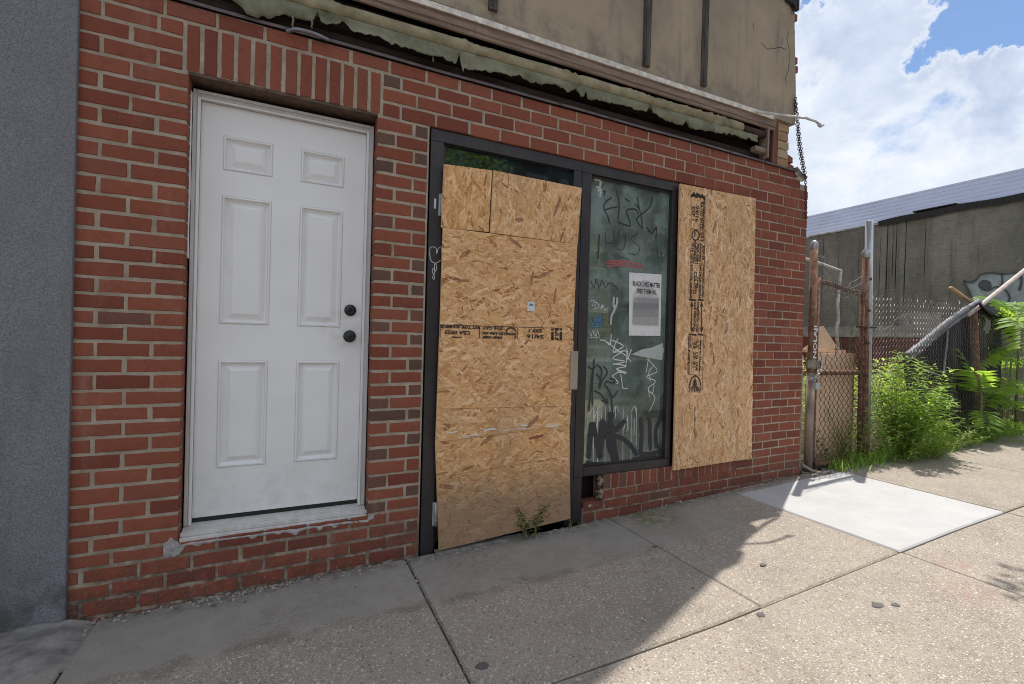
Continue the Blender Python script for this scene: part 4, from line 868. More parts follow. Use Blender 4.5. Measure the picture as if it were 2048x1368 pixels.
# ragged valance
va = MB(); va.smooth = True; nx = 520; vs = []; J = 7
def vlen(x):
    l = .068 + .036 * noise.noise((x * 1.7, 0, 4)) + .026 * noise.noise((x * 7, 3, 0)) + .013 * noise.noise((x * 31, 7, 0)) + .008 * noise.noise((x * 90, 1, 0))
    for c, w, d in ((.10, .012, .06), (.22, .02, .03), (.86, .012, .08), (.885, .006, -.03), (1.66, .02, .03), (1.74, .008, .05), (2.28, .02, .06), (2.62, .02, .04), (2.33, .03, .02), (-.35, .05, .05), (-.16, .08, -.05), (1.25, .03, .02)):
        l -= d * math.exp(-((x - c) / w) ** 2)
    return max(.012, l)
for i in range(nx + 1):
    x = XA0 + (3.40 - XA0) * i / nx; l = vlen(x)
    for j in range(J):
        q = j / (J - 1); zc = 2.926 + .0155 * (x + .9) - .036
        w = .026 * noise.noise((x * 5, q * 1.2, 2)) + .012 * noise.noise((x * 24, q * 2, 5)); cr = sum(math.exp(-((x - c) / .05) ** 2) for c in (.95, 1.7, 2.3, 2.65, 3.0))
        vs.append((x + .004 * noise.noise((x * 40, q * 3, 1)), YR - .030 + w * (q * .9) + .02 * cr * q * noise.noise((x * 60, q, 0)), zc - q * l))
va.add(vs, [(i * J + j, i * J + j + 1, (i + 1) * J + j + 1, (i + 1) * J + j) for i in range(nx) for j in range(J - 1)])
vo = va.build('valance', 'canvas_green', awn, fixn=False); sdm = vo.modifiers.new('thickness', 'SOLIDIFY'); sdm.thickness = .0018
for (px, py, dz) in ((866, 105, .05), (585, 40, .035), (623, 48, .02)):
    sh = MB(); sh.smooth = True
    q = P(px, py, YR - .03); sh.tube([q + Vector((0, 0, .02)), q + Vector((.004, -.002, 0)), q + Vector((0, 0, -dz * .6)), q + Vector((.003, 0, -dz))], [.006, .005, .004, .007], 6); sh.build('valance_tatter', 'canvas_green', awn)
# flexible conduit on top of the bricks
cd = MB(); cd.smooth = True; pts = smooth_pts([P(574, 64, -.02), P(590, 59, -.05), P(610, 62, -.06), P(635, 70, -.05), P(656, 80, -.02)], 24); cd.tube(pts, [.0085 + .0018 * (i % 2) for i in range(len(pts))], 10)
tag(cd.build('flexible_conduit', 'conduit'), 'short grey flexible metal conduit lying on the brick edge above the white door', 'conduit')
# bent metal arm sticking out at the right end
YB = -.2; ar = MB(); a = P(1510, 223, -.06); b2 = P(1575, 232, -.14); c = P(1612, 236, YB); e = P(1632, 243, YB); f2 = P(1640, 250, YB); g2 = P(1648, 250, YB - .01)
ar.tube([a, b2, c], [.011, .010, .0095], 6); ar.tube([c - Vector((.01, 0, 0)), e, f2], [.0105, .009, .011], 6); ar.tube([f2 + Vector((-.012, .004, .006)), f2 + Vector((.004, -.004, -.01)), g2], [.016, .014, .006], 6)
tag(ar.build('bent_metal_arm', 'rod_white'), 'bent pale metal awning arm sticking out past the building corner', 'metal arm')
# hanging chains
def chain_mb(mb, path, pitch, rad, wire):
    pts = [Vector(q) for q in path]; acc = 0; k = 0; out = []
    for i in range(len(pts) - 1):
        seg = pts[i + 1] - pts[i]; L = seg.length; s0 = -acc
        d = pitch - acc
        while d <= L: out.append((pts[i] + seg * (d / L), seg.normalized())); d += pitch
        acc = L - (d - pitch)
    for k, (c, t) in enumerate(out):
        o = t.orthogonal().normalized(); o = Matrix.Rotation((PI / 2) * (k % 2) + .3, 3, t) @ o
        ring = [c + t * (pitch * .78 * math.sin(a)) + o * (rad * math.cos(a)) for a in [2 * PI * q / 10 for q in range(11)]]
        mb.tube(ring, wire, 5, False)
ch = MB(); ch.smooth = True
p0 = P(1590, 188, -.02); p1 = P(1601, 290, -.03); p2 = P(1611, 352, -.06); p3 = P(1612, 442, -.03)
chain_mb(ch, [p0, p0.lerp(p1, .5) + Vector((.0, 0, 0)), p1, p2, p3], .021, .010, .0028)
q1 = P(1597, 290, -.03) ; chain_mb(ch, [P(1590, 200, -.01), P(1594, 250, -.02), q1, P(1608, 352, -.05)], .021, .010, .0028)
tag(ch.build('hanging_chain', 'chain_rust'), 'dark rusty chain hanging down at the right corner of the brick wall', 'chain')
ch = MB(); ch.smooth = True; chain_mb(ch, [P(1586, -30, -.02), P(1588, 28, -.02)], .03, .013, .004)
tag(ch.build('chain_end', 'chain_rust'), 'short end of rusty chain at the upper right edge of the tan wall', 'chain')

# ================================================================== NEIGHBOUR
nb = thing('stucco_building', (-3.5, 0, -.1), 'grey stucco building standing at the left of the brick shopfront', 'building')
b = MB(); b.bbox((-8.5, -.022, -.14), (-.838, .9, 9.6), .004); b.box((-8.5, .9, -.2), (XW - .02, 11.5, 9.5)); b.build('stucco_wall', 'grey_stucco', nb)

# ================================================================== GROUND
def sheet(name, xs, ys, dz, mat, bumpf=None):
    mb = MB(); vs = [(x, y, zg(x) + dz + (bumpf(x, y) if bumpf else 0)) for y in ys for x in xs]; nx = len(xs)
    mb.smooth = True; mb.add(vs, [(j * nx + i, j * nx + i + 1, (j + 1) * nx + i + 1, (j + 1) * nx + i) for j in range(len(ys) - 1) for i in range(nx - 1)]); return struct(mb.build(name, mat))
sheet('ground', [p[0] for p in ZGP], [-400, -60, -25, 0, 30, 400], -.30, 'ground_far')
lx = [4.11 + k * .12 for k in range(70)]; sheet('lot_ground', lx + [14, 20], [-.03 + k * .12 for k in range(60)] + [9, 20, 30], -.012, 'soil', lambda x, y: .03 * noise.noise((x * 2, y * 2, 0)) * min(1, max(0, (y - .1) * 3)))
XJ = [-9.0, -7.6, -6.2, -4.8, -3.5, -2.1, -.74, .632, 2.04, 3.222, 4.557, 5.95, 7.35, 8.75, 10.2, 11.6, 13, 14.4, 15.8, 17.2, 18.6, 20]; YJ = [-4.35, -2.62, -1.178, 0.0]
sw = MB()
def slab(mb, x0, x1, y0, y1, dz=0.0, g_=.0042, tilt=0.0):
    nx = max(2, int((x1 - x0) / .14)); vs = []; r = .008; rows_ = [y0 + g_, y0 + g_ + r, y1 - g_ - r, y1 - g_]
    if y1 >= 0: rows_[2:] = [y1 - .012, y1 - .004]
    cols = [x0 + g_, x0 + g_ + r] + [x0 + (x1 - x0) * k / nx for k in range(1, nx)] + [x1 - g_ - r, x1 - g_]
    for j, y in enumerate(rows_):
        for i, x in enumerate(cols):
            e = j in (0, 3) or i in (0, len(cols) - 1); vs.append((x, y, zg(x) + dz + tilt * (x - x0) - (.008 if e else 0) + .0025 * noise.noise((x * 1.3, y * 1.3, 0))))
    n = len(cols); fs = [(j * n + i, j * n + i + 1, (j + 1) * n + i + 1, (j + 1) * n + i) for j in range(3) for i in range(n - 1)]
    loop = [i for i in range(n)] + [j * n + n - 1 for j in range(1, 4)] + [3 * n + i for i in range(n - 2, -1, -1)] + [j * n for j in range(2, 0, -1)]
    b0 = len(vs); vs += [(vs[k][0], vs[k][1], vs[k][2] - .07) for k in loop]; m = len(loop); fs += [(loop[k], b0 + k, b0 + (k + 1) % m, loop[(k + 1) % m]) for k in range(m)]
    mb.add(vs, fs)
for i in range(len(XJ) - 1):
    for j in range(3):
        if j == 1 and abs(XJ[i] - 2.04) < 1e-6: continue
        if j == 1 and abs(XJ[i] - .632) < 1e-6: slab(sw, XJ[i], 3.222, YJ[1], YJ[2]); continue
        if abs(XJ[i] - 3.222) < 1e-6 and j == 2: slab(sw, XJ[i], XJ[i + 1], -.098, 0.); continue
        slab(sw, XJ[i], XJ[i + 1], YJ[j], YJ[j + 1], U(-.003, .002))
struct(sw.build('sidewalk', 'concrete'))
b = MB(); slab(b, 3.222, 4.557, -1.178, -.098, .0005, .004); struct(b.build('sidewalk_patch', 'new_concrete'))
sheet('sidewalk_bed', [-9 + k for k in range(30)], [-4.36, -2, -.002], -.013, 'soil')
b = MB()
for k in range(29):
    x0 = -9 + k; b.add([(x0 + .006, -4.36, zg(x0) + .002), (x0 + .994, -4.36, zg(x0 + 1) + .002), (x0 + .994, -4.52, zg(x0 + 1)), (x0 + .006, -4.52, zg(x0)), (x0 + .006, -4.36, zg(x0) - .3), (x0 + .994, -4.36, zg(x0 + 1) - .3), (x0 + .994, -4.53, zg(x0 + 1) - .3), (x0 + .006, -4.53, zg(x0) - .3)], [(0, 1, 2, 3), (3, 2, 6, 7), (0, 3, 7, 4), (1, 5, 6, 2)])
struct(b.build('kerb', 'concrete'))
sheet('road', [-60, -12, -.84, .72, 1.8, 3, 4.6, 9, 30, 80], [-14.0, -9, -4.53], -.14, 'asphalt')
sheet('far_sidewalk', [-60, -12, -.84, 4.6, 9, 30, 80], [-17.0, -14.0], -.01, 'concrete')
# broken concrete and dirt at the foot of the grey building
b = MB(); random.seed(5)
pts = []
nx, ny = 26, 14; vs = []
for j in range(ny + 1):
    for i in range(nx + 1):
        x = -1.35 + .62 * i / nx; y = -.02 - .34 * j / ny; ed = min(i / 6, (nx - i) / 4, 1) * min(1, (ny - j) / 4); y0 = y + .03 * noise.noise((x * 7, 0, 0)) * j / ny
        vs.append((x, y0, zg(x) + .012 + ed * (.022 + .012 * noise.noise((x * 9, y * 9, 0)) + .006 * noise.noise((x * 35, y * 35, 0))) - .016 * (1 - ed)))
b.smooth = True; b.add(vs, [(j * (nx + 1) + i, j * (nx + 1) + i + 1, (j + 1) * (nx + 1) + i + 1, (j + 1) * (nx + 1) + i) for j in range(ny) for i in range(nx)])
struct(b.build('broken_paving', 'rough_paving'))
# crumbs along the wall foot (nobody could count them)
b = MB()
def stone(mb, x, y, r, zz=None):
    bm = bmesh.new(); bmesh.ops.create_icosphere(bm, subdivisions=1, radius=r); s3 = Vector((U(.7, 1.4), U(.7, 1.3), U(.45, .8))); o = Vector((R() * 99, 0, 0))
    for v in bm.verts: v.co = Vector((v.co.x * s3.x, v.co.y * s3.y, v.co.z * s3.z)) * (1 + .3 * noise.noise(v.co / r + o))
    mb.bm(bm, Matrix.Translation((x, y, (zg(x) if zz is None else zz) + r * .35)) @ Matrix.Rotation(R() * 6, 4, 'Z'))
for k in range(620):
    x = random.choice((U(-.8, .2), U(-.8, .7), U(.75, 1.75), U(1.8, 4.1))); y = -.008 - abs(random.gauss(0, .028)); stone(b, x, y, U(.0025, .007) * (1.5 if R() < .08 else 1))
for k in range(160): stone(b, U(-.35, .05), -.01 - abs(random.gauss(0, .035)), U(.004, .010))
for k in range(160): stone(b, .632 + random.gauss(0, .006), U(-1.1, -.05), U(.002, .004))
for k in range(120): stone(b, U(-1., -.74), -.09 - abs(random.gauss(0, .07)), U(.003, .009))
for k in range(300): stone(b, U(4.15, 5.2), U(-.12, .3), U(.004, .014), zg(4.7) - .01)
tag(b.build('rubble', 'rubble'), 'crumbs of mortar and grit along the foot of the brick wall', 'grit', None, 'stuff')
GP = 'pebbles on the pavement near the wall'
for (px, py, r, lab) in ((719, 1144, .017, 'larger pale pebble on the pavement below the brick pier between the doors'), (716, 1148, .009, ''), (833, 1164, .012, 'pale pebble lying in the pavement joint below the boarded doorway'), (952, 1101, .012, 'pale pebble just in front of the lowest particle board, nearer the weed'), (947, 1105, .008, 'small white pebble just in front of the lowest particle board, nearer the wall pier'), (715, 1172, .012, 'pale chip on the pavement farthest out from the brick pier'), (775, 1143, .008, 'tiny pebble on the pavement close to the foot of the brick pier')):
    if not lab: continue
    q = G(px, py); m = MB(); stone(m, q.x, q.y, r); tag(m.build('pebble', 'rubble'), lab, 'pebble', GP)
# flattened gum on the pavement
GG = 'gum spots on the pavement'
for (px, py, r, lab) in ((1756, 1211, .021, 'largest dark gum spot on the sunlit pavement'), (1791, 1210, .015, 'fainter gum spot just right of the largest gum spot'), (1526, 1130, .015, 'dark gum spot on the sunlit pavement between shadow edge and white patch'), (1521, 1230, .016, 'gum spot on the sunlit pavement near the long joint'), (965, 1333, .022, 'large blackish gum spot on the shaded pavement in the foreground'), (1310, 1094, .014, 'gum spot in the shade beside a pavement joint')):
    q = G(px, py); m = MB(); K = 22; m.smooth = True; vs = [(q.x, q.y, zg(q.x) + .0048)]
    for ring, h in ((.8, .0045), (1., .0028)):
        for k in range(K):
            a = 2 * PI * k / K; rr = r * ring * (1 + .45 * noise.noise((px, math.cos(a) * 1.5, math.sin(a) * 1.5))); x = q.x + rr * math.cos(a) * 1.25; vs.append((x, q.y + rr * math.sin(a), zg(x) + h))
    m.add(vs, [(0, 1 + k, 1 + (k + 1) % K) for k in range(K)] + [(1 + k, 1 + K + k, 1 + K + (k + 1) % K, 1 + (k + 1) % K) for k in range(K)]); tag(m.build('gum_spot', 'gum'), lab, 'gum spot', GG)
# thin metal threshold plate in front of the boarded door
b = MB(); b.add([(.80, -.055, .004), (1.40, -.030, .016), (1.42, .01, .022), (.80, .01, .010), (.80, -.055, -.004), (1.40, -.030, .008), (1.42, .01, .012), (.80, .01, .0)], [(0, 1, 2, 3), (0, 4, 5, 1), (0, 3, 7, 4), (1, 5, 6, 2)]); tag(b.build('threshold_plate', 'concrete'), 'thin worn threshold slab under the lowest particle board', 'threshold')

# ================================================================== LEAVES
def leaf(mb, base, d, n, L, w, fold=.25, droop=.25):
    d = Vector(d).normalized(); n = Vector(n); s_ = d.cross(n); s_ = s_.normalized() if s_.length > 1e-5 else d.orthogonal().normalized(); n = s_.cross(d)
    def p(t, sd): return base + d * (L * t) + s_ * (sd * w) + n * (abs(sd) * w * fold - droop * L * t * t)
    mb.add([base, p(.35, -.5), p(.35, 0), p(.35, .5), p(.7, -.36), p(.7, 0), p(.7, .36), p(1, 0)], [(0, 2, 1), (0, 3, 2), (1, 2, 5, 4), (2, 3, 6, 5), (4, 5, 7), (5, 6, 7)])
def frond(mb, base, d, L, n, ll, lw, droop=.5, stem=None):
    """pinnate leaf: arching rachis with paired leaflets"""
    d = Vector(d).normalized(); pts = []
    for k in range(11): t = k / 10; pts.append(Vector(base) + d * (L * t) + Vector((0, 0, -droop * L * t * t)))
    (stem or mb).tube(pts, [.0035 * (1 - .7 * k / 10) for k in range(11)], 4, False)
    for k in range(n):
        t = .16 + .84 * k / (n - 1); i = min(9, int(t * 10)); c = pts[i].lerp(pts[i + 1], t * 10 - i); tg = (pts[i + 1] - pts[i]).normalized(); sd = tg.cross(Vector((0, 0, 1)))
        sd = sd.normalized() if sd.length > .05 else Vector((1, 0, 0)); upv = sd.cross(tg)
        sc = .75 + .4 * math.sin(PI * min(1, t * .9))
        for s_ in (-1, 1):
            dd = sd * s_ + tg * U(.35, .6) + upv * U(-.15, .2); leaf(mb, c, dd, upv, ll * sc * U(.85, 1.1), lw * sc, .2, U(.1, .35))
    leaf(mb, pts[-1], d + Vector((0, 0, -droop)), Vector((0, 0, 1)), ll * .8, lw * .8)
def weed_thing(name, x, y, H, stems, leaves, ll, lw, spread, mat, label, cat, group=None, z0=None, lean=(0, 0)):
    zb = zg(x) - .01 if z0 is None else z0; root = thing(name, (x, y, zb), label, cat, group); st, fo = MB(), MB(); fo.smooth = False
    for s_ in range(stems):
        a = R() * 2 * PI; r = spread * math.sqrt(R()); bx, by = x + r * .35 * math.cos(a), y + r * .35 * math.sin(a); h = H * U(.55, 1.05)
        tip = Vector((bx + r * math.cos(a) * .9 + lean[0] * h, by + r * math.sin(a) * .9 + lean[1] * h, zb + h)); b0 = Vector((bx, by, zb)); mid = b0.lerp(tip, .5) + Vector((U(-.04, .04), U(-.04, .04), .06 * h))
        pts = smooth_pts([b0, mid, tip], 5); st.tube(pts, [.0035 * (1 - .75 * k / (len(pts) - 1)) for k in range(len(pts))], 4, False)
        for k in range(leaves):
            t = .15 + .85 * (k / leaves) ** .8; i = min(len(pts) - 2, int(t * (len(pts) - 1))); c = pts[i].lerp(pts[i + 1], t * (len(pts) - 1) - i)
            aa = k * 2.4 + s_; out = Vector((math.cos(aa), math.sin(aa), U(.1, .8))); sc = U(.6, 1.1) * (1.15 - .6 * t); leaf(fo, c, out, (0, 0, 1), ll * sc, lw * sc, .2, U(.1, .6))
    st.build('stem', 'stem', root); fo.build('foliage', mat, root); return root

# ================================================================== GATE, FENCE AND WHAT STANDS AROUND THEM
YF = .06
gate = thing('gate', (4.75, YF, .1), 'narrow rusty chain link gate between two rusty posts beside the brick corner', 'gate')
def pole(mb, a, b2, r, n=14): mb.smooth = True; mb.tube([a, b2], r, n)
def post(xa, za, xb, zb, r, mat, parent, capmat=None, name='post', low=None):
    m = MB(); pole(m, (xb, YF, zb), (xa, YF, za), r); o = m.build(name, mat, parent)
    if capmat:
        m = MB(); m.smooth = True; m.lathe((xa, YF, za - .05), (0, 0, 1), [(0, r + .003), (.05, r + .003), (.075, r * .8), (.088, r * .4), (.09, 0)], 14); m.build('post_cap', capmat, o)
    return o
p1 = post(4.314, 2.19, 4.333, .08, .031, 'rust', gate, 'galv'); p2 = post(5.128, 2.20, 5.20, .08, .034, 'rust', gate, 'galv')
m = MB(); pole(m, (4.326, YF - .001, .10), (4.321, YF - .001, 1.02), .0335); m.build('post_sleeve', 'post_paint', p1)
m = MB()
for z in (1.06, 1.115): m.tube([(4.32, YF, z), (4.32, YF, z + .03)], .037, 14)
m.bbox((4.22, YF - .035, 1.07), (4.42, YF - .030, 1.135), .002); m.build('clamp', 'post_paint', p1)
m = MB()
for z in (.98, 1.30, 1.62, 1.93): m.tube([(5.155, YF, z), (5.155, YF, z + .02)], .040, 12)
m.bbox((5.05, YF - .03, 1.46), (5.3, YF + .03, 1.475), .003); m.build('clamp', 'rust_dark', p2)
g = MB(); mt = Matrix.Translation((4.300, YF - .036, 1.14)) @ Matrix.Rotation(PI / 2, 4, 'Y') @ Matrix.Rotation(PI, 4, 'Y')
mt = wall_mtx(4.336, YF - .0365, 1.15, PI / 2); text_mb(g, 'NOLAJI', .066, mt, .0018, 1, .30); g.build('painted_letters', 'paint_white', p1)
# gate leaf
m = MB(); m.smooth = True
for (z, r) in ((1.86, .023), (1.02, .026)): m.tube([(4.39 + k * .0755, YF + .008, z + (.012 * math.sin(k * .7) - .006 * k if z > 1.5 else 0)) for k in range(11)], r, 10)
m.tube([(4.395, YF + .006, 1.9), (4.388, YF + .006, .2)], .020, 10); m.tube([(5.10, YF + .006, 1.80), (5.13, YF + .006, .2)], .020, 10)
m.tube([(4.39, YF - .02, .19), (4.8, YF - .05, .175), (5.15, YF - .10, .175)], .026, 10)
m.build('gate_frame', 'rust', gate)
def zig(mb, x0, x1, zb, zt, y, wire, n=3, pitch=.036, warp=None, ragged=0.0):
    k = 0; x = x0
    while x < x1:
        ph = k % 2; top = zt(x) + (U(-ragged, ragged) if ragged else 0); z = zb(x); pts = []; j = 0
        while z < top:
            xx = x + (pitch * .53 if (j + ph) % 2 else -pitch * .53) * .96; yy = y + (.004 if (j % 2) else -.004); q = Vector((xx, yy, z))
            if warp: q = warp(q)
            pts.append(q); z += pitch; j += 1
        if ragged and len(pts) > 3:
            e = pts[-1]; pts.append(e + Vector((U(-.04, .04), U(-.03, .03), U(.02, .07))))
        if len(pts) > 1: mb.tube(pts, wire, n, False)
        x += pitch; k += 1
m = MB(); random.seed(31)
wf = lambda q: q + Vector((.022 * noise.noise((q.x * 4, q.z * 3, 0)), -.016 + .03 * noise.noise((q.x * 3, q.z * 2.2, 5)), .02 * noise.noise((q.x * 3, q.z * 3, 9))))
zig(m, 4.40, 5.11, lambda x: .22, lambda x: 1.30 + .32 * noise.noise((x * 3, 0, 1)) + .25 * max(0, (x - 4.8) * 1.6), YF - .02, .0026, 4, .037, wf, .03)
m.build('chain_link', 'rust_dark', gate)
m = MB()
for k in range(34):                        # cut wire ends left hanging on the top rail
    x = 4.42 + k * .02; z = 1.86 + .01 * noise.noise((x * 5, 0, 0)); m.tube([(x, YF - .016, z + .026), (x + .004, YF - .024, z), (x + U(-.01, .02), YF - .02, z - .03), (x + U(-.02, .03), YF - .02 + U(-.02, .02), z - U(.04, .11)), (x + U(-.03, .03), YF - .02, z - U(.06, .13))], .0026, 4)
m.build('wire_end', 'fence_grey', gate)
m = MB()
for za, zb, dip in ((2.05, 2.02, .16), (1.93, 1.95, .13), (1.78, 1.84, .06)):
    pts = [(4.34 + .78 * t, YF - .03, za + (zb - za) * t - dip * math.sin(PI * t) * (1.3 if .3 < t < .6 else 1)) for t in [k / 14 for k in range(15)]]; m.tube(pts, .0024, 4)
    for q in pts[1:-1:2]: m.tube([(q[0] - .008, q[1], q[2] - .012), (q[0] + .008, q[1] - .004, q[2] + .012)], .0018, 4); m.tube([(q[0] + .008, q[1], q[2] - .012), (q[0] - .008, q[1] - .004, q[2] + .012)], .0018, 4)
m.build('barbed_wire', 'fence_grey', gate)
# lock chain and padlock
m = MB(); m.smooth = True; chain_mb(m, [(4.19, YF - .05, .985), (4.25, YF - .055, .965), (4.31, YF - .06, .99), (4.38, YF - .05, 1.06), (4.42, YF - .03, 1.14)], .026, .013, .005); tag(m.build('lock_chain', 'chain_steel'), 'bright steel chain wrapped round the left gate post', 'chain')
m = MB(); m.bbox((4.275, YF - .082, .875), (4.335, YF - .052, .935), .005); lk = MB(); lk.smooth = True; lk.tube([(4.287, YF - .067, .93), (4.287, YF - .067, .955)] + [(4.305 - .018 * math.cos(a), YF - .067, .958 + .018 * math.sin(a)) for a in [k * PI / 8 for k in range(1, 8)]] + [(4.323, YF - .067, .955), (4.323, YF - .067, .93)], .0045, 8)
lo = tag(m.build('padlock', 'alu'), 'small square silver padlock hanging from the gate chain', 'padlock'); lk.build('shackle', 'chain_steel', lo)
# wall side post
m = MB(); m.smooth = True; m.tube([(4.155, .05, .10), (4.157, .05, .45), (4.16, .05, 1.18)], [.030, .026, .018], 10); wp = tag(m.build('wall_post', 'post_paint'), 'slim grey post standing right against the brick corner, left of the gate', 'post')
m = MB(); m.smooth = True; m.tube([(4.18, .02, .20), (4.26, -.02, .15), (4.36, -.06, .125)], .014, 8); m.build('foot_strap', 'post_paint', wp)
# galvanised pole
gp = MB(); gp.smooth = True; gp.tube([(5.275, YF + .02, .07), (5.245, YF + .02, 1.4), (5.200, YF + .02, 2.53)], .034, 16); gp = tag(gp.build('metal_pole', 'galv'), 'tallest galvanised steel pole just right of the rusty gate', 'pole')
m = MB(); m.tube([(5.236, YF + .02, 1.50), (5.236, YF + .02, 1.53)], .040, 14); m.tube([(5.24, YF + .02, 1.30), (5.24, YF + .02, 1.325)], .039, 14); m.build('band_clamp', 'galv', gp)
# chain link fence
fen = thing('chain_link_fence', (7.2, YF, .2), 'torn chain link fence running right from the galvanised pole across the vacant lot', 'fence')
m = MB(); random.seed(33)
def ftop(x): return 1.80 + .03 * noise.noise((x * 3, 0, 0)) - max(0, x - 6.9) * .05
zig(m, 5.29, 11.4, lambda x: zg(x) + .02, ftop, YF, .0019, 3, .030, lambda q: q + Vector((.02 * noise.noise((q.x * 2, q.z * 2, 0)), .05 * noise.noise((q.x * 1.3, q.z, 3)), .015 * noise.noise((q.x * 2.5, q.z * 2, 7)))), .035)
m.build('chain_link', 'fence_grey', fen)
m = MB(); m.smooth = True; q0, q1 = P(1946, 612, YF + .03), P(1956, 905, YF + .03); m.tube([q1, q1.lerp(q0, .5) + Vector((.012, 0, 0)), q0], .040, 12); m.build('fence_post', 'rust', fen)
m = MB(); q0 = P(1944, 760, YF + .03)
for pts in ([(1765, 660), (1785, 650), (1790, 640), (1805, 632), (1815, 632), (1825, 650), (1840, 668)], [(1740, 665), (1770, 668), (1786, 662), (1792, 680)]):
    m.tube(smooth_pts([P(x, y, YF - .03) for x, y in pts], 4), .004, 5)
m.build('barbed_wire', 'fence_grey', fen)
# tarp
tp = MB(); tp.smooth = True; Lb = [(1952, 600), (1925, 620), (1880, 655), (1815, 710), (1806, 745), (1818, 800), (1842, 872)]; Rb = [(1972, 606), (1988, 620), (1994, 650), (2002, 700), (2006, 760), (2003, 820), (1996, 890)]
def cr(l, t):
    k = t * (len(l) - 1); i = min(len(l) - 2, int(k)); f_ = k - i; return (l[i][0] + (l[i + 1][0] - l[i][0]) * f_, l[i][1] + (l[i + 1][1] - l[i][1]) * f_)
NX, NZ = 40, 44; vs = []
for j in range(NZ + 1):
    a, b2 = cr(Lb, j / NZ), cr(Rb, j / NZ)
    for i in range(NX + 1):
        u = i / NX; q = P(a[0] + (b2[0] - a[0]) * u, a[1] + (b2[1] - a[1]) * u, YF + .075); q.y += .05 * noise.noise((q.x * 3.5, q.z * 1.6, 0)) + .022 * noise.noise((q.x * 11 + q.z * 5, q.z * 3, 4)); vs.append(q)
hole = lambda i, j: (i - 33) ** 2 / 9 + (j - 13) ** 2 / 16 < 1
tp.add(vs, [(j * (NX + 1) + i, j * (NX + 1) + i + 1, (j + 1) * (NX + 1) + i + 1, (j + 1) * (NX + 1) + i) for j in range(NZ) for i in range(NX) if not hole(i, j)])
# flap thrown over to the right
La = [(1960, 602), (1980, 612), (2005, 622), (2028, 650), (2042, 690)]; Ra = [(1958, 612), (1978, 640), (1996, 645), (2012, 668), (2036, 697)]; vs = []
for j in range(21):
    a, b2 = cr(La, j / 20), cr(Ra, j / 20)
    for i in range(7):
        u = i / 6; q = P(a[0] + (b2[0] - a[0]) * u, a[1] + (b2[1] - a[1]) * u, YF + .03 - .10 * math.sin(PI * u) + .1 * j / 20); q.y += .03 * noise.noise((q.x * 6, q.z * 6, 2)); vs.append(q)
tp.add(vs, [(j * 7 + i, j * 7 + i + 1, (j + 1) * 7 + i + 1, (j + 1) * 7 + i) for j in range(20) for i in range(6)])
# rolled upper hem, its shine partly put into a greyer colour
hm = MB(); hm.smooth = True
for off, r in ((0, .035), (.05, .028)):
    pts = [P(x, y + off * 180, YF + .03) for x, y in ((1958, 603), (1920, 626), (1880, 656), (1845, 686), (1812, 712))]; hm.tube(smooth_pts(pts, 6), [r * (1 + .25 * noise.noise((k * .7, off, 0))) for k in range(25)], 9)
to = tag(tp.build('tarp', 'tarp', None, False), 'torn black tarp draped over the chain link fence', 'tarp'); sdm = to.modifiers.new('thickness', 'SOLIDIFY'); sdm.thickness = .003; hm.build('rolled_hem', 'tarp_hem', to)
g = MB()
for pts in ([(1895, 640), (1893, 680), (1890, 720), (1886, 745)], [(1850, 742), (1870, 748), (1886, 752), (1890, 735)]):
    g.ribbon(smooth_pts([P(x, y, YF + .02) for x, y in pts], 6), .05, (0, -1, 0), .01)
g = g  # chalky fold marks follow the cloth
fm = MB(); fm.smooth = True
for pts in ([(1897, 640), (1894, 680), (1890, 720), (1886, 748)], [(1848, 740), (1866, 746), (1884, 752)]):
    fm.tube(smooth_pts([P(x, y, YF + .045) for x, y in pts], 6), [.010 + .006 * noise.noise((k * .9, 0, 0)) for k in range(6 * (len(pts) - 1) + 1)], 6)
fm.build('pale_hem', 'ink_mid', to)
m = MB(); m.smooth = True; m.tube([P(1935, 630, YF + .0), P(1960, 612, YF - .0), P(2075, 520, YF - .02)], .027, 12); tag(m.build('leaning_pipe', 'pipe_pink'), 'long pale pinkish pipe leaning diagonally across the black tarp', 'pipe')
m = MB(); m.smooth = True; m.tube([P(1901, 576, YF + .1), P(1920, 589, YF + .09), P(1940, 603, YF + .06)], [.024, .022, .020], 8); tag(m.build('wooden_stick', 'stick'), 'short brown wooden stick poking up behind the top of the tarp', 'stick')
# board behind the gate, broken sheet on top, white bent pipe
b = MB(); b.bbox((4.42, .15, .14), (5.17, .168, 1.20), .002); tag(b.build('plywood_panel', 'ply_tan'), 'tan plywood panel standing behind the chain link gate', 'panel')
b = MB(); b.add([(4.38, .20, 1.22), (5.0, .22, 1.25), (4.80, .25, 1.47), (4.74, .25, 1.46), (4.64, .23, 1.33), (4.38, .215, 1.22), (4.38, .215, 1.208), (5.0, .235, 1.238), (4.80, .265, 1.46), (4.74, .265, 1.45), (4.64, .245, 1.32)], [(0, 1, 2, 3, 4), (10, 9, 8, 7, 6), (0, 6, 7, 1), (1, 7, 8, 2), (2, 8, 9, 3), (3, 9, 10, 4), (4, 10, 6, 0)])
b.bbox((4.36, .18, 1.205), (5.06, .199, 1.235), .002); tag(b.build('broken_board', 'ply_tan'), 'jagged broken board lying on top of the tan plywood panel', 'board')
m = MB(); m.smooth = True; Yp = .9; m.tube([P(1560, 502, Yp), P(1640, 527, Yp), P(1681, 542, Yp)], .020, 8)
m.tube(smooth_pts([P(1681, 541, Yp), P(1679, 575, Yp), P(1675, 610, Yp), P(1677, 640, Yp), P(1673, 662, Yp), P(1679, 720, Yp)], 4), .019, 8); tag(m.build('bent_pipe', 'rod_white'), 'thin white pipe bent into an angle, standing behind the gate', 'pipe')

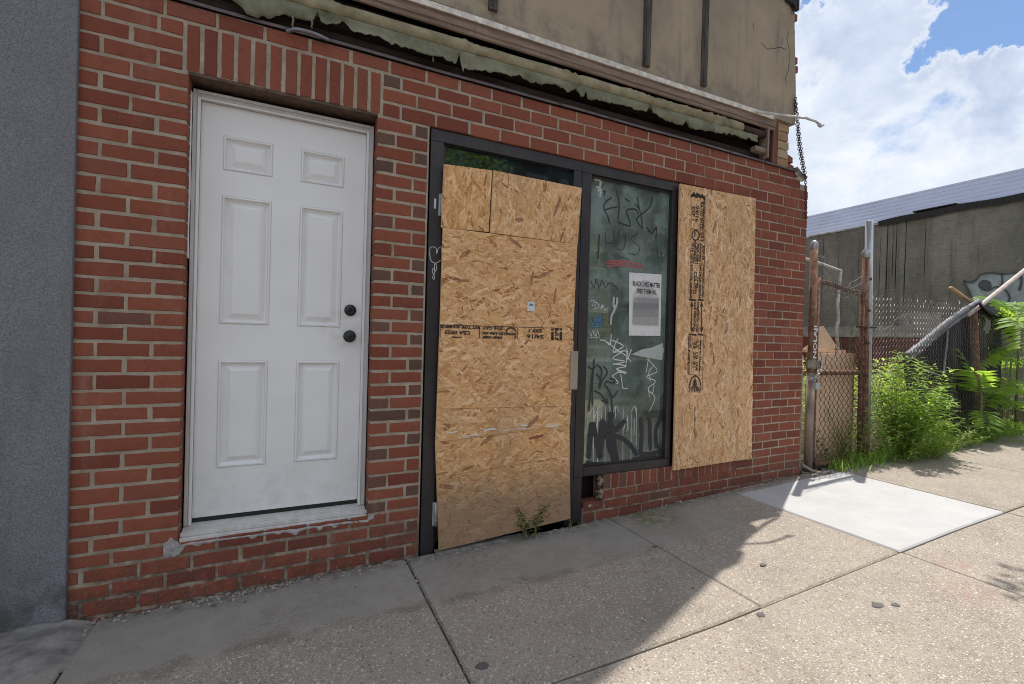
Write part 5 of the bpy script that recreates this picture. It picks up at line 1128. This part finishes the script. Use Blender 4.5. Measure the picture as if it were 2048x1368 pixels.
# ================================================================== WAREHOUSE BEYOND THE LOT
XH = 11.5
wh = thing('warehouse', (15, 12, .3), 'long low warehouse with streaked grey wall and blue ribbed metal top beyond the lot', 'warehouse')
b = MB(); ys = [-.4 + k * .2 for k in range(150)]; vs = []
def whtop(y): return 4.03 + .03 * noise.noise((y * 1.2, 0, 0)) - .035 * max(0, y - 2.2) / 1. if y < 5 else 3.94
for y in ys: vs += [(XH, y, -.1), (XH, y, whtop(y)), (XH + .3, y, whtop(y)), (XH + .3, y, -.1)]
b.add(vs, [(4 * i + j, 4 * i + j + 1, 4 * i + j + 5, 4 * i + j + 4) for i in range(len(ys) - 1) for j in range(3)] + [(0, 1, 2, 3)]); b.box((XH + .3, -.4, -.1), (24, -.1, 3.96)); b.prism([(XH + .42, 3.965), (23.9, 3.965), (23.9, 4.86), (XH + .95, 4.66)], -.38, -.1); b.build('block_wall', 'block_wall', wh)
b = MB(); prof = []
z = 4.0
for k in range(7): x0_ = XH + .34 + k * .07; prof += [(x0_, z), (x0_, z + .060), (x0_ - .02, z + .066), (x0_ - .02, z + .094)]; z += .098
prof += [(XH + .95, z), (24, z + .2)]
n = len(prof); b.add([(x, -.4, q) for x, q in prof] + [(x, 29, q) for x, q in prof], [(i, i + 1, n + i + 1, n + i) for i in range(n - 1)]); b.build('ribbed_roof', 'siding_blue', wh)
b = MB(); vs = []; yy_ = [-.4 + k * .15 for k in range(25)]
for y in yy_:
    t_ = whtop(y); h = .11 + .04 * noise.noise((y * 3, 1, 0)); vs += [(XH - .03, y, t_ - h), (XH - .035, y, t_ + .015), (XH + .15, y, t_ + .03), (XH + .3, y, t_ + .02)]
b.add(vs, [(4 * i + j, 4 * i + j + 1, 4 * i + j + 5, 4 * i + j + 4) for i in range(len(yy_) - 1) for j in range(3)]); b.build('tar_flashing', 'tar', wh)
b = MB()
for k in range(30): b.box((XH - .02, 3.2 + k * .2, 3.945 + .008 * R()), (XH + .28, 3.2 + k * .2 + U(.08, .19), 3.975 + .008 * R()))
b.build('coping', 'house_trim', wh)
b = MB(); b.bbox((XH + .0, 1.9, 4.07), (XH + .5, 2.6, 4.10), .01); b.build('roof_patch', 'tar', wh)
b = MB(); b.bbox((XH - .06, 1.9, -.1), (XH - .002, 9, 1.50), .01); b.build('painted_base', 'wall_maroon', wh)
b = MB(); b.bbox((XH - .075, 2.0, 1.50), (XH - .003, 9, 1.74), .01); b.build('base_ledge', 'wall_plaster', wh)
b = MB(); b.bbox((XH - .04, 2.05, 1.55), (XH - .002, 2.75, 2.0), .005); b.build('blocked_window', 'wall_plaster', wh)
for (y, z) in ((3.0, 4.66),):
    b = MB(); b.smooth = True; b.tube([(XH + 1.2, y + 1., 4.5), (XH + 1.2, y + 1., z + .12)], .018, 8); b.build('vent_pipe', 'house_trim', wh)
cw = lambda x, y, o=.012: PX(1560 + x / 3.697, 330 + y / 3.697, XH - o)
b = MB(); poly = [(1368, 858), (1410, 868), (1450, 850), (1490, 812), (1560, 800), (1640, 805), (1720, 800), (1830, 795), (1900, 800), (1900, 1035), (1800, 1040), (1700, 1030), (1640, 1040), (1560, 1020), (1470, 1000), (1430, 985), (1400, 920)]
b.add([cw(*q) for q in poly], [tuple(range(len(poly)))]); go = b.build('graffiti', 'graff_pale', wh)
b = MB()
for pts, w in (([(1362, 855), (1405, 870), (1450, 850), (1490, 808), (1570, 798), (1640, 805), (1830, 792)], .03), ([(1362, 855), (1385, 920), (1430, 990), (1500, 1010), (1600, 1035), (1700, 1030)], .035), ([(1640, 805), (1645, 860), (1630, 900)], .025), ([(1470, 890), (1490, 860), (1530, 858), (1555, 880), (1550, 925), (1500, 920), (1470, 890)], .03), ([(1545, 930), (1600, 900), (1660, 920), (1695, 965), (1690, 1010), (1640, 1035)], .028), ([(1500, 1000), (1560, 1010), (1580, 985), (1550, 960)], .022), ([(1770, 800), (1785, 860), (1770, 930)], .04)):
    b.ribbon(smooth_pts([cw(x, y, .02) for x, y in pts], 5), w, (-1, 0, 0), .004)
b.add([cw(1470, 890, .022), cw(1490, 862, .022), cw(1530, 860, .022), cw(1553, 880, .022), cw(1548, 920, .022), cw(1500, 915, .022)], [tuple(range(6))])
b.build('outline', 'graff_dark', go)

# ================================================================== PLANTS
random.seed(51)
GW = 'weeds along the fence'
weed_thing('tall_weed', 5.80, -.02, 1.05, 22, 40, .15, .042, .32, 'leaf_lime', 'tallest bright green weed in front of the fence just left of the tarp', 'weed', GW)
weed_thing('tall_weed', 5.56, -.06, .95, 24, 42, .12, .034, .36, 'leaf_green', 'bushy green weed standing right of the galvanised pole', 'weed', GW)
weed_thing('tall_weed', 6.05, -.05, .55, 10, 24, .19, .045, .22, 'leaf_lime', 'lime weed with long pointed leaves hanging before the left part of the tarp', 'weed', GW)
weed_thing('tall_weed', 5.95, .8, 1.45, 7, 46, .07, .014, .2, 'leaf_dull', 'slender grey green weed rising behind the fence above the bushy weeds', 'weed', GW)
weed_thing('low_weed', 5.42, -.12, .50, 22, 30, .075, .018, .32, 'leaf_green', 'fine leaved weed spilling over the pavement at the foot of the galvanised pole', 'weed', GW)
weed_thing('low_weed', 5.80, -.15, .45, 26, 34, .075, .016, .34, 'leaf_green', 'low feathery weed in front of the tallest bright green weed', 'weed', GW)
weed_thing('low_weed', 6.7, -.06, .24, 18, 26, .07, .018, .34, 'leaf_green', 'low weed at the foot of the tarp nearer the gate', 'weed', GW)
weed_thing('low_weed', 6.42, -.13, .24, 18, 26, .05, .010, .17, 'leaf_dry', 'small yellowish dry weed at the pavement edge', 'weed', GW)
weed_thing('low_weed', 7.25, -.05, .36, 18, 26, .08, .022, .34, 'leaf_green', 'low weed below the fern leaves at the rusty fence post', 'weed', GW)
weed_thing('gate_weed', 4.95, -.0, .55, 16, 22, .085, .020, .24, 'leaf_green', 'green weed growing up the right half of the chain link gate', 'weed', GW)
weed_thing('gate_weed', 4.62, .02, .40, 8, 16, .08, .018, .18, 'leaf_dull', 'sparse dull weed at the lower left of the chain link gate', 'weed', GW)
weed_thing('gate_weed', 4.24, .22, .75, 6, 20, .07, .02, .08, 'leaf_green', 'thin weed squeezed between the brick corner and the left gate post', 'weed', GW)
weed_thing('tall_weed', 4.62, .7, 1.75, 7, 26, .13, .036, .22, 'leaf_lime', 'leafy bright weed rising above the plywood panel beside the left gate post', 'weed', GW)
weed_thing('tall_weed', 5.25, .9, 1.70, 4, 40, .08, .016, .12, 'leaf_dull', 'slim weed rising behind the gate between broken board and right gate post', 'weed', GW)
weed_thing('dry_weed', 5.35, .35, 1.25, 5, 22, .05, .012, .2, 'leaf_dry', 'dry straw coloured stalks behind the fence next to the galvanised pole', 'weed', GW)
weed_thing('door_weed', 1.40, -.045, .22, 9, 14, .055, .017, .12, 'leaf_dull', 'small weed growing from the crack below the boarded shop doorway', 'weed', None, .02)
weed_thing('door_weed', 1.715, -.02, .05, 5, 6, .02, .012, .04, 'leaf_dull', 'tiny sprout at the foot of the black mid post beside the broken brick corner', 'weed', None, .02)
def ailanthus(x, y, H, fr, label, trunk_lean=(0, 0), mat='leaf_fern', group='sumac shrubs at the fence'):
    root = thing('shrub', (x, y, zg(x)), label, 'shrub', group); st, fo = MB(), MB(); z0 = zg(x) - .02
    top = Vector((x + trunk_lean[0], y + trunk_lean[1], z0 + H)); st.smooth = True; st.tube([(x, y, z0), Vector((x, y, z0)).lerp(top, .5), top], [.018, .014, .008], 7)
    for (h, az, el, L, n, ll, lw, dr) in fr:
        b0 = Vector((x, y, z0)).lerp(top, h); d = (math.cos(az) * math.cos(el), math.sin(az) * math.cos(el), math.sin(el)); frond(fo, b0, d, L, n, ll, lw, dr, st)
    st.build('stem', 'stem', root); fo.build('foliage', mat, root); return root
ailanthus(7.35, -.04, .55, [(1, 1.9, 1.25, .62, 17, .17, .034, .15), (1, 3.3, .9, .62, 17, .18, .034, .35), (.9, -.35, .55, .85, 18, .16, .038, .45), (.8, -.2, .2, .95, 19, .15, .038, .3), (.5, -.9, .1, .75, 16, .14, .045, .55), (.6, 3.6, .35, .5, 14, .14, .034, .55), (.95, 2.6, .7, .55, 16, .16, .034, .4), (.9, .6, .9, .6, 15, .15, .032, .3)], 'fern leaved shrub in front of the rusty fence post')
ailanthus(8.35, -.02, 1.35, [(1, 2.3, 1.0, 1.0, 20, .21, .046, .75), (1, -.9, .9, 1.0, 20, .21, .046, .6), (1, .4, 1.0, .9, 20, .2, .044, .5), (.9, 3.4, .8, 1.0, 20, .21, .046, .6), (1, 2.7, .6, .85, 19, .19, .042, .5), (1, 1.4, 1.1, .8, 18, .19, .042, .4), (1, -.4, .7, .8, 18, .19, .042, .5), (1, 3.5, .25, .75, 17, .18, .044, .6), (.8, 2.9, .1, .75, 17, .18, .046, .5), (.75, -1.6, .2, .7, 16, .18, .046, .6), (.5, 3.1, .0, .75, 16, .17, .044, .4), (.4, -.3, .2, .8, 16, .17, .044, .5), (.3, -1.2, .1, .7, 16, .15, .05, .35)], 'taller fern leaved shrub at the right edge beside the tarp')
ailanthus(9.7, .5, 1.45, [(1, k * 1.05, .5 + .2 * (k % 2), .8, 18, .19, .044, .5) for k in range(6)] + [(.6, k * 1.25 + .4, .25, .8, 17, .18, .044, .5) for k in range(5)], 'fern leaved shrub behind the fence at the far right', (.1, 0))
ailanthus(8.0, .5, .95, [(1, k * 1.2, .45, .7, 16, .16, .04, .5) for k in range(5)] + [(.6, k * 1.3 + .5, .25, .7, 16, .16, .04, .5) for k in range(4)], 'lower fern leaved shrub behind the tarp, right of the rusty fence post')
# brush filling the lot behind the fence, grass at the pavement edge
fo = MB(); random.seed(77)
for k in range(5200):
    x, y = U(4.3, 11.2), .3 + 3.6 * R() ** 1.2; h = .62 + .45 * noise.noise((x * .9, y * .9, 0)); z = zg(x) + max(.02, h) * R() ** .6
    a = R() * 2 * PI; leaf(fo, Vector((x, y, z)), (math.cos(a), math.sin(a), U(-.2, .9)), (0, 0, 1), U(.06, .17), U(.02, .045), .2, .3)
tag(fo.build('brush', 'leaf_lime'), 'tangle of bright green brush filling the vacant lot behind the fence', 'brush', None, 'stuff')
fo = MB()
for k in range(2600):
    x = U(4.5, 8.6); y = -.02 + random.gauss(0, .07) - .10 * math.exp(-((x - 5.8) / .5) ** 2) * R(); a = R() * 2 * PI; h = U(.03, .13)
    b0 = Vector((x, y, zg(x) - .005)); t_ = b0 + Vector((math.cos(a) * h * .5, math.sin(a) * h * .5, h)); s_ = Vector((-math.sin(a), math.cos(a), 0)) * U(.002, .006); mid = b0.lerp(t_, .55) + Vector((0, 0, h * .1)); fo.add([b0 - s_, b0 + s_, mid + s_, mid - s_, t_], [(0, 1, 2, 3), (3, 2, 4)])
tag(fo.build('grass', 'leaf_green'), 'rough grass at the pavement edge along the fence', 'grass', None, 'stuff')
# small street tree outside the frame on the right; its branch throws the leafy shade on the pavement
random.seed(91)
tr = thing('street_tree', (6.9, -2.4, zg(6.9)), 'young street tree at the kerb whose leaves shade the pavement', 'tree'); st, fo = MB(), MB(); st.smooth = True
bz = zg(6.9); st.tube([(6.9, -2.4, bz), (6.88, -2.3, bz + 2), (6.8, -2.2, bz + 4), (6.7, -2.1, bz + 6)], [.11, .09, .07, .03], 9)
for (e, L) in (((5.12, -.78, 5.3), 1), ((6.0, -1.2, 6.6), 1), ((7.6, -2.9, 6.4), 1), ((6.2, -3.2, 6.2), 1), ((7.4, -1.3, 6.8), 1), ((4.75, -1.75, 5.7), 1)):
    s0 = Vector((6.8, -2.2, bz + 3.7 + R())); e = Vector(e); md = s0.lerp(e, .5) + Vector((0, 0, .25)); st.tube(smooth_pts([s0, md, e], 5), [.04 - .003 * k for k in range(11)], 6)
    for k in range(150):
        c = md.lerp(e, R() ** .45) + Vector((random.gauss(0, .13), random.gauss(0, .12), random.gauss(0, .10))); a = R() * 6.3; leaf(fo, c, (math.cos(a), math.sin(a), U(-.6, .3)), (0, 0, 1), U(.07, .12), U(.03, .05))
st.build('trunk', 'bark', tr); fo.build('crown', 'leaf_dull', tr)

# ================================================================== ACROSS THE STREET (seen as reflections in the glass)
def rowhouse(x0, x1, h, label, floors=3):
    y = -17.2; z0 = zg(x0) - .2; root = thing('row_house', ((x0 + x1) / 2, y, z0), label, 'house', 'row houses across the street')
    b = MB(); b.box((x0, y - 9, z0), (x1, y, h)); b.build('wall', 'house_brick', root); b = MB(); b.bbox((x0 - .02, y + .002, h - .4), (x1 + .02, y + .35, h + .1), .03); b.build('cornice', 'house_trim', root)
    n = 3
    for f_ in range(floors):
        for k in range(n):
            xc = x0 + (x1 - x0) * (k + .5) / n; zc = z0 + .9 + f_ * 3.1; w = MB(); w.box((xc - .5, y + .003, zc), (xc + .5, y + .02, zc + 1.7)); w = w.build('window', 'house_glass', root)
            t2 = MB(); t2.bbox((xc - .6, y + .004, zc + 1.7), (xc + .6, y + .08, zc + 1.9), .01); t2.bbox((xc - .6, y + .004, zc - .14), (xc + .6, y + .12, zc), .01); t2.box((xc - .03, y + .021, zc), (xc + .03, y + .035, zc + 1.7)); t2.box((xc - .5, y + .0215, zc + .82), (xc + .5, y + .037, zc + .88)); t2.build('window_trim', 'house_trim', w)
rowhouse(4.0, 9.6, 10.6, 'red brick row house across the street, seen as a dark reflection in the transom glass')
rowhouse(9.62, 15.2, 10.2, 'red brick row house across the street, reflected in the shop window left half')
rowhouse(15.22, 21.0, 10.8, 'red brick row house across the street, reflected in the shop window right half')
tr = thing('street_tree', (6.0, -14.6, 0.1), 'leafy street tree across the road mirrored at the left of the transom glass', 'tree'); st, fo = MB(), MB(); st.smooth = True
st.tube([(6, -14.6, .1), (6.05, -14.6, 3), (5.9, -14.5, 6.5)], [.18, .14, .05], 9)
for k in range(1500):
    v = Vector((random.gauss(0, 1), random.gauss(0, 1), random.gauss(0, 1))).normalized() * (R() ** .4); c = Vector((6 + v.x * 2.1, -14.6 + v.y * 1.6, 7.2 + v.z * 2.3)); a = R() * 6.3; leaf(fo, c, (math.cos(a), math.sin(a), U(-.6, .3)), (0, 0, 1), U(.16, .3), U(.09, .14))
st.build('trunk', 'bark', tr); fo.build('crown', 'leaf_green', tr)

# ================================================================== LIGHT, SKY, CAMERA
EL = math.radians(68.4); AZ = math.atan2(.886, .463)          # azimuth from +Y towards +X
sd = Vector((math.sin(AZ) * math.cos(EL), math.cos(AZ) * math.cos(EL), math.sin(EL)))
sun = bpy.data.lights.new('sun', 'SUN'); sun.energy = 5.0; sun.angle = math.radians(.53); sun.color = (1, .94, .86)
so = bpy.data.objects.new('sun', sun); COL.objects.link(so); so.rotation_euler = sd.to_track_quat('Z', 'Y').to_euler(); so.location = (6, 4, 14)
W = bpy.data.worlds.new('World'); SC.world = W; W.use_nodes = True; t = NT.__new__(NT); t.t = W.node_tree; t.t.nodes.clear()
out = t.n('ShaderNodeOutputWorld'); bg = t.n('ShaderNodeBackground'); bg.inputs['Strength'].default_value = .128
sky = t.n('ShaderNodeTexSky', sky_type='NISHITA', sun_disc=False); sky.sun_elevation = EL; sky.sun_rotation = AZ; sky.air_density = 1.0; sky.dust_density = .6; sky.ozone_density = 1.6
tc = t.n('ShaderNodeTexCoord').outputs['Generated']
dirv = t.n('ShaderNodeVectorMath', operation='NORMALIZE'); t.put(dirv.inputs[0], tc); dv = dirv.outputs[0]
n1 = t.noise(t.mapv(dv, (1, 1, 1.25), (3.1, 1.7, .4)), 3.1, 9, .62, .25); n2 = t.noise(t.mapv(dv, (1, 1, 1.4), (7, 2, 1)), 8.5, 8, .62, .3)
cov = t.math('ADD', t.math('MULTIPLY', n1, .75), t.math('MULTIPLY', n2, .25))
cov = t.math('ADD', cov, .13)
wn = t.n('ShaderNodeTexNoise'); t.put(wn.inputs['Vector'], dv); wn.inputs['Scale'].default_value = 9; wn.inputs['Detail'].default_value = 7; wn.inputs['Roughness'].default_value = .6
wv = t.n('ShaderNodeVectorMath', operation='SUBTRACT'); t.put(wv.inputs[0], wn.outputs['Color']); wv.inputs[1].default_value = (.5, .5, .5)
wm = t.n('ShaderNodeVectorMath', operation='SCALE'); t.put(wm.inputs[0], wv.outputs[0]); wm.inputs['Scale'].default_value = .26
wa = t.n('ShaderNodeVectorMath', operation='ADD'); t.put(wa.inputs[0], dv); t.put(wa.inputs[1], wm.outputs[0]); dv2 = wa.outputs[0]
for (px, py, rad, amt) in ((2020, 18, .12, .40), (1972, 92, .06, .30), (1600, 12, .045, .26), (2140, -80, .2, .35)):
    d0 = ray(px, py).normalized(); ds = t.n('ShaderNodeVectorMath', operation='DISTANCE'); t.put(ds.inputs[0], dv2); ds.inputs[1].default_value = d0
    cov = t.math('SUBTRACT', cov, t.math('MULTIPLY', t.mrange(ds.outputs['Value'], rad, rad * .25), amt))
for (px, py, rad, amt) in ((2055, 130, .10, .36), (1800, 60, .16, .2)):
    d0 = ray(px, py).normalized(); ds = t.n('ShaderNodeVectorMath', operation='DISTANCE'); t.put(ds.inputs[0], dv2); ds.inputs[1].default_value = d0
    cov = t.math('ADD', cov, t.math('MULTIPLY', t.mrange(ds.outputs['Value'], rad, rad * .35), amt))
f = t.mrange(cov, .475, .615)
sh_ = t.noise(t.mapv(dv, (1, 1, 1.3), (1, 9, 3)), 4.2, 8, .6, .3)
cc_ = t.ramp(sh_, [(.36, (3.5, 4.2, 5.5, 1)), (.5, (4.8, 5.45, 6.6, 1)), (.66, (6.9, 7.25, 7.7, 1))])
em = t.mrange(cov, .72, .52); cc_ = t.mix(t.math('MULTIPLY', em, .6), cc_, (7.2, 7.3, 7.4, 1))
col = t.mix(f, t.mix(1., sky.outputs[0], (.80, .90, 1.0, 1), 'MULTIPLY'), cc_); t.put(bg.inputs['Color'], col); t.t.links.new(bg.outputs[0], out.inputs[0])

cd = bpy.data.cameras.new('camera'); co = bpy.data.objects.new('camera', cd); COL.objects.link(co)
mt = Matrix(((r2.x, u2.x, -fw.x), (r2.y, u2.y, -fw.y), (r2.z, u2.z, -fw.z))).to_4x4(); mt.translation = CAM; co.matrix_world = mt
cd.sensor_width = 36; cd.lens = F / 2048 * 36; cd.clip_end = 2000; cd.clip_start = .02; SC.camera = co
SC.render.resolution_x = 1024; SC.render.resolution_y = 684
vs_ = SC.view_settings; vs_.view_transform = 'Standard'; vs_.look = 'None'; vs_.exposure = 0.14; vs_.gamma = 1.0
SC.cycles.pixel_filter_type = 'BLACKMAN_HARRIS'; SC.cycles.filter_width = 1.0; SC.cycles.max_bounces = 7; SC.cycles.transparent_max_bounces = 12; SC.cycles.use_denoising = True
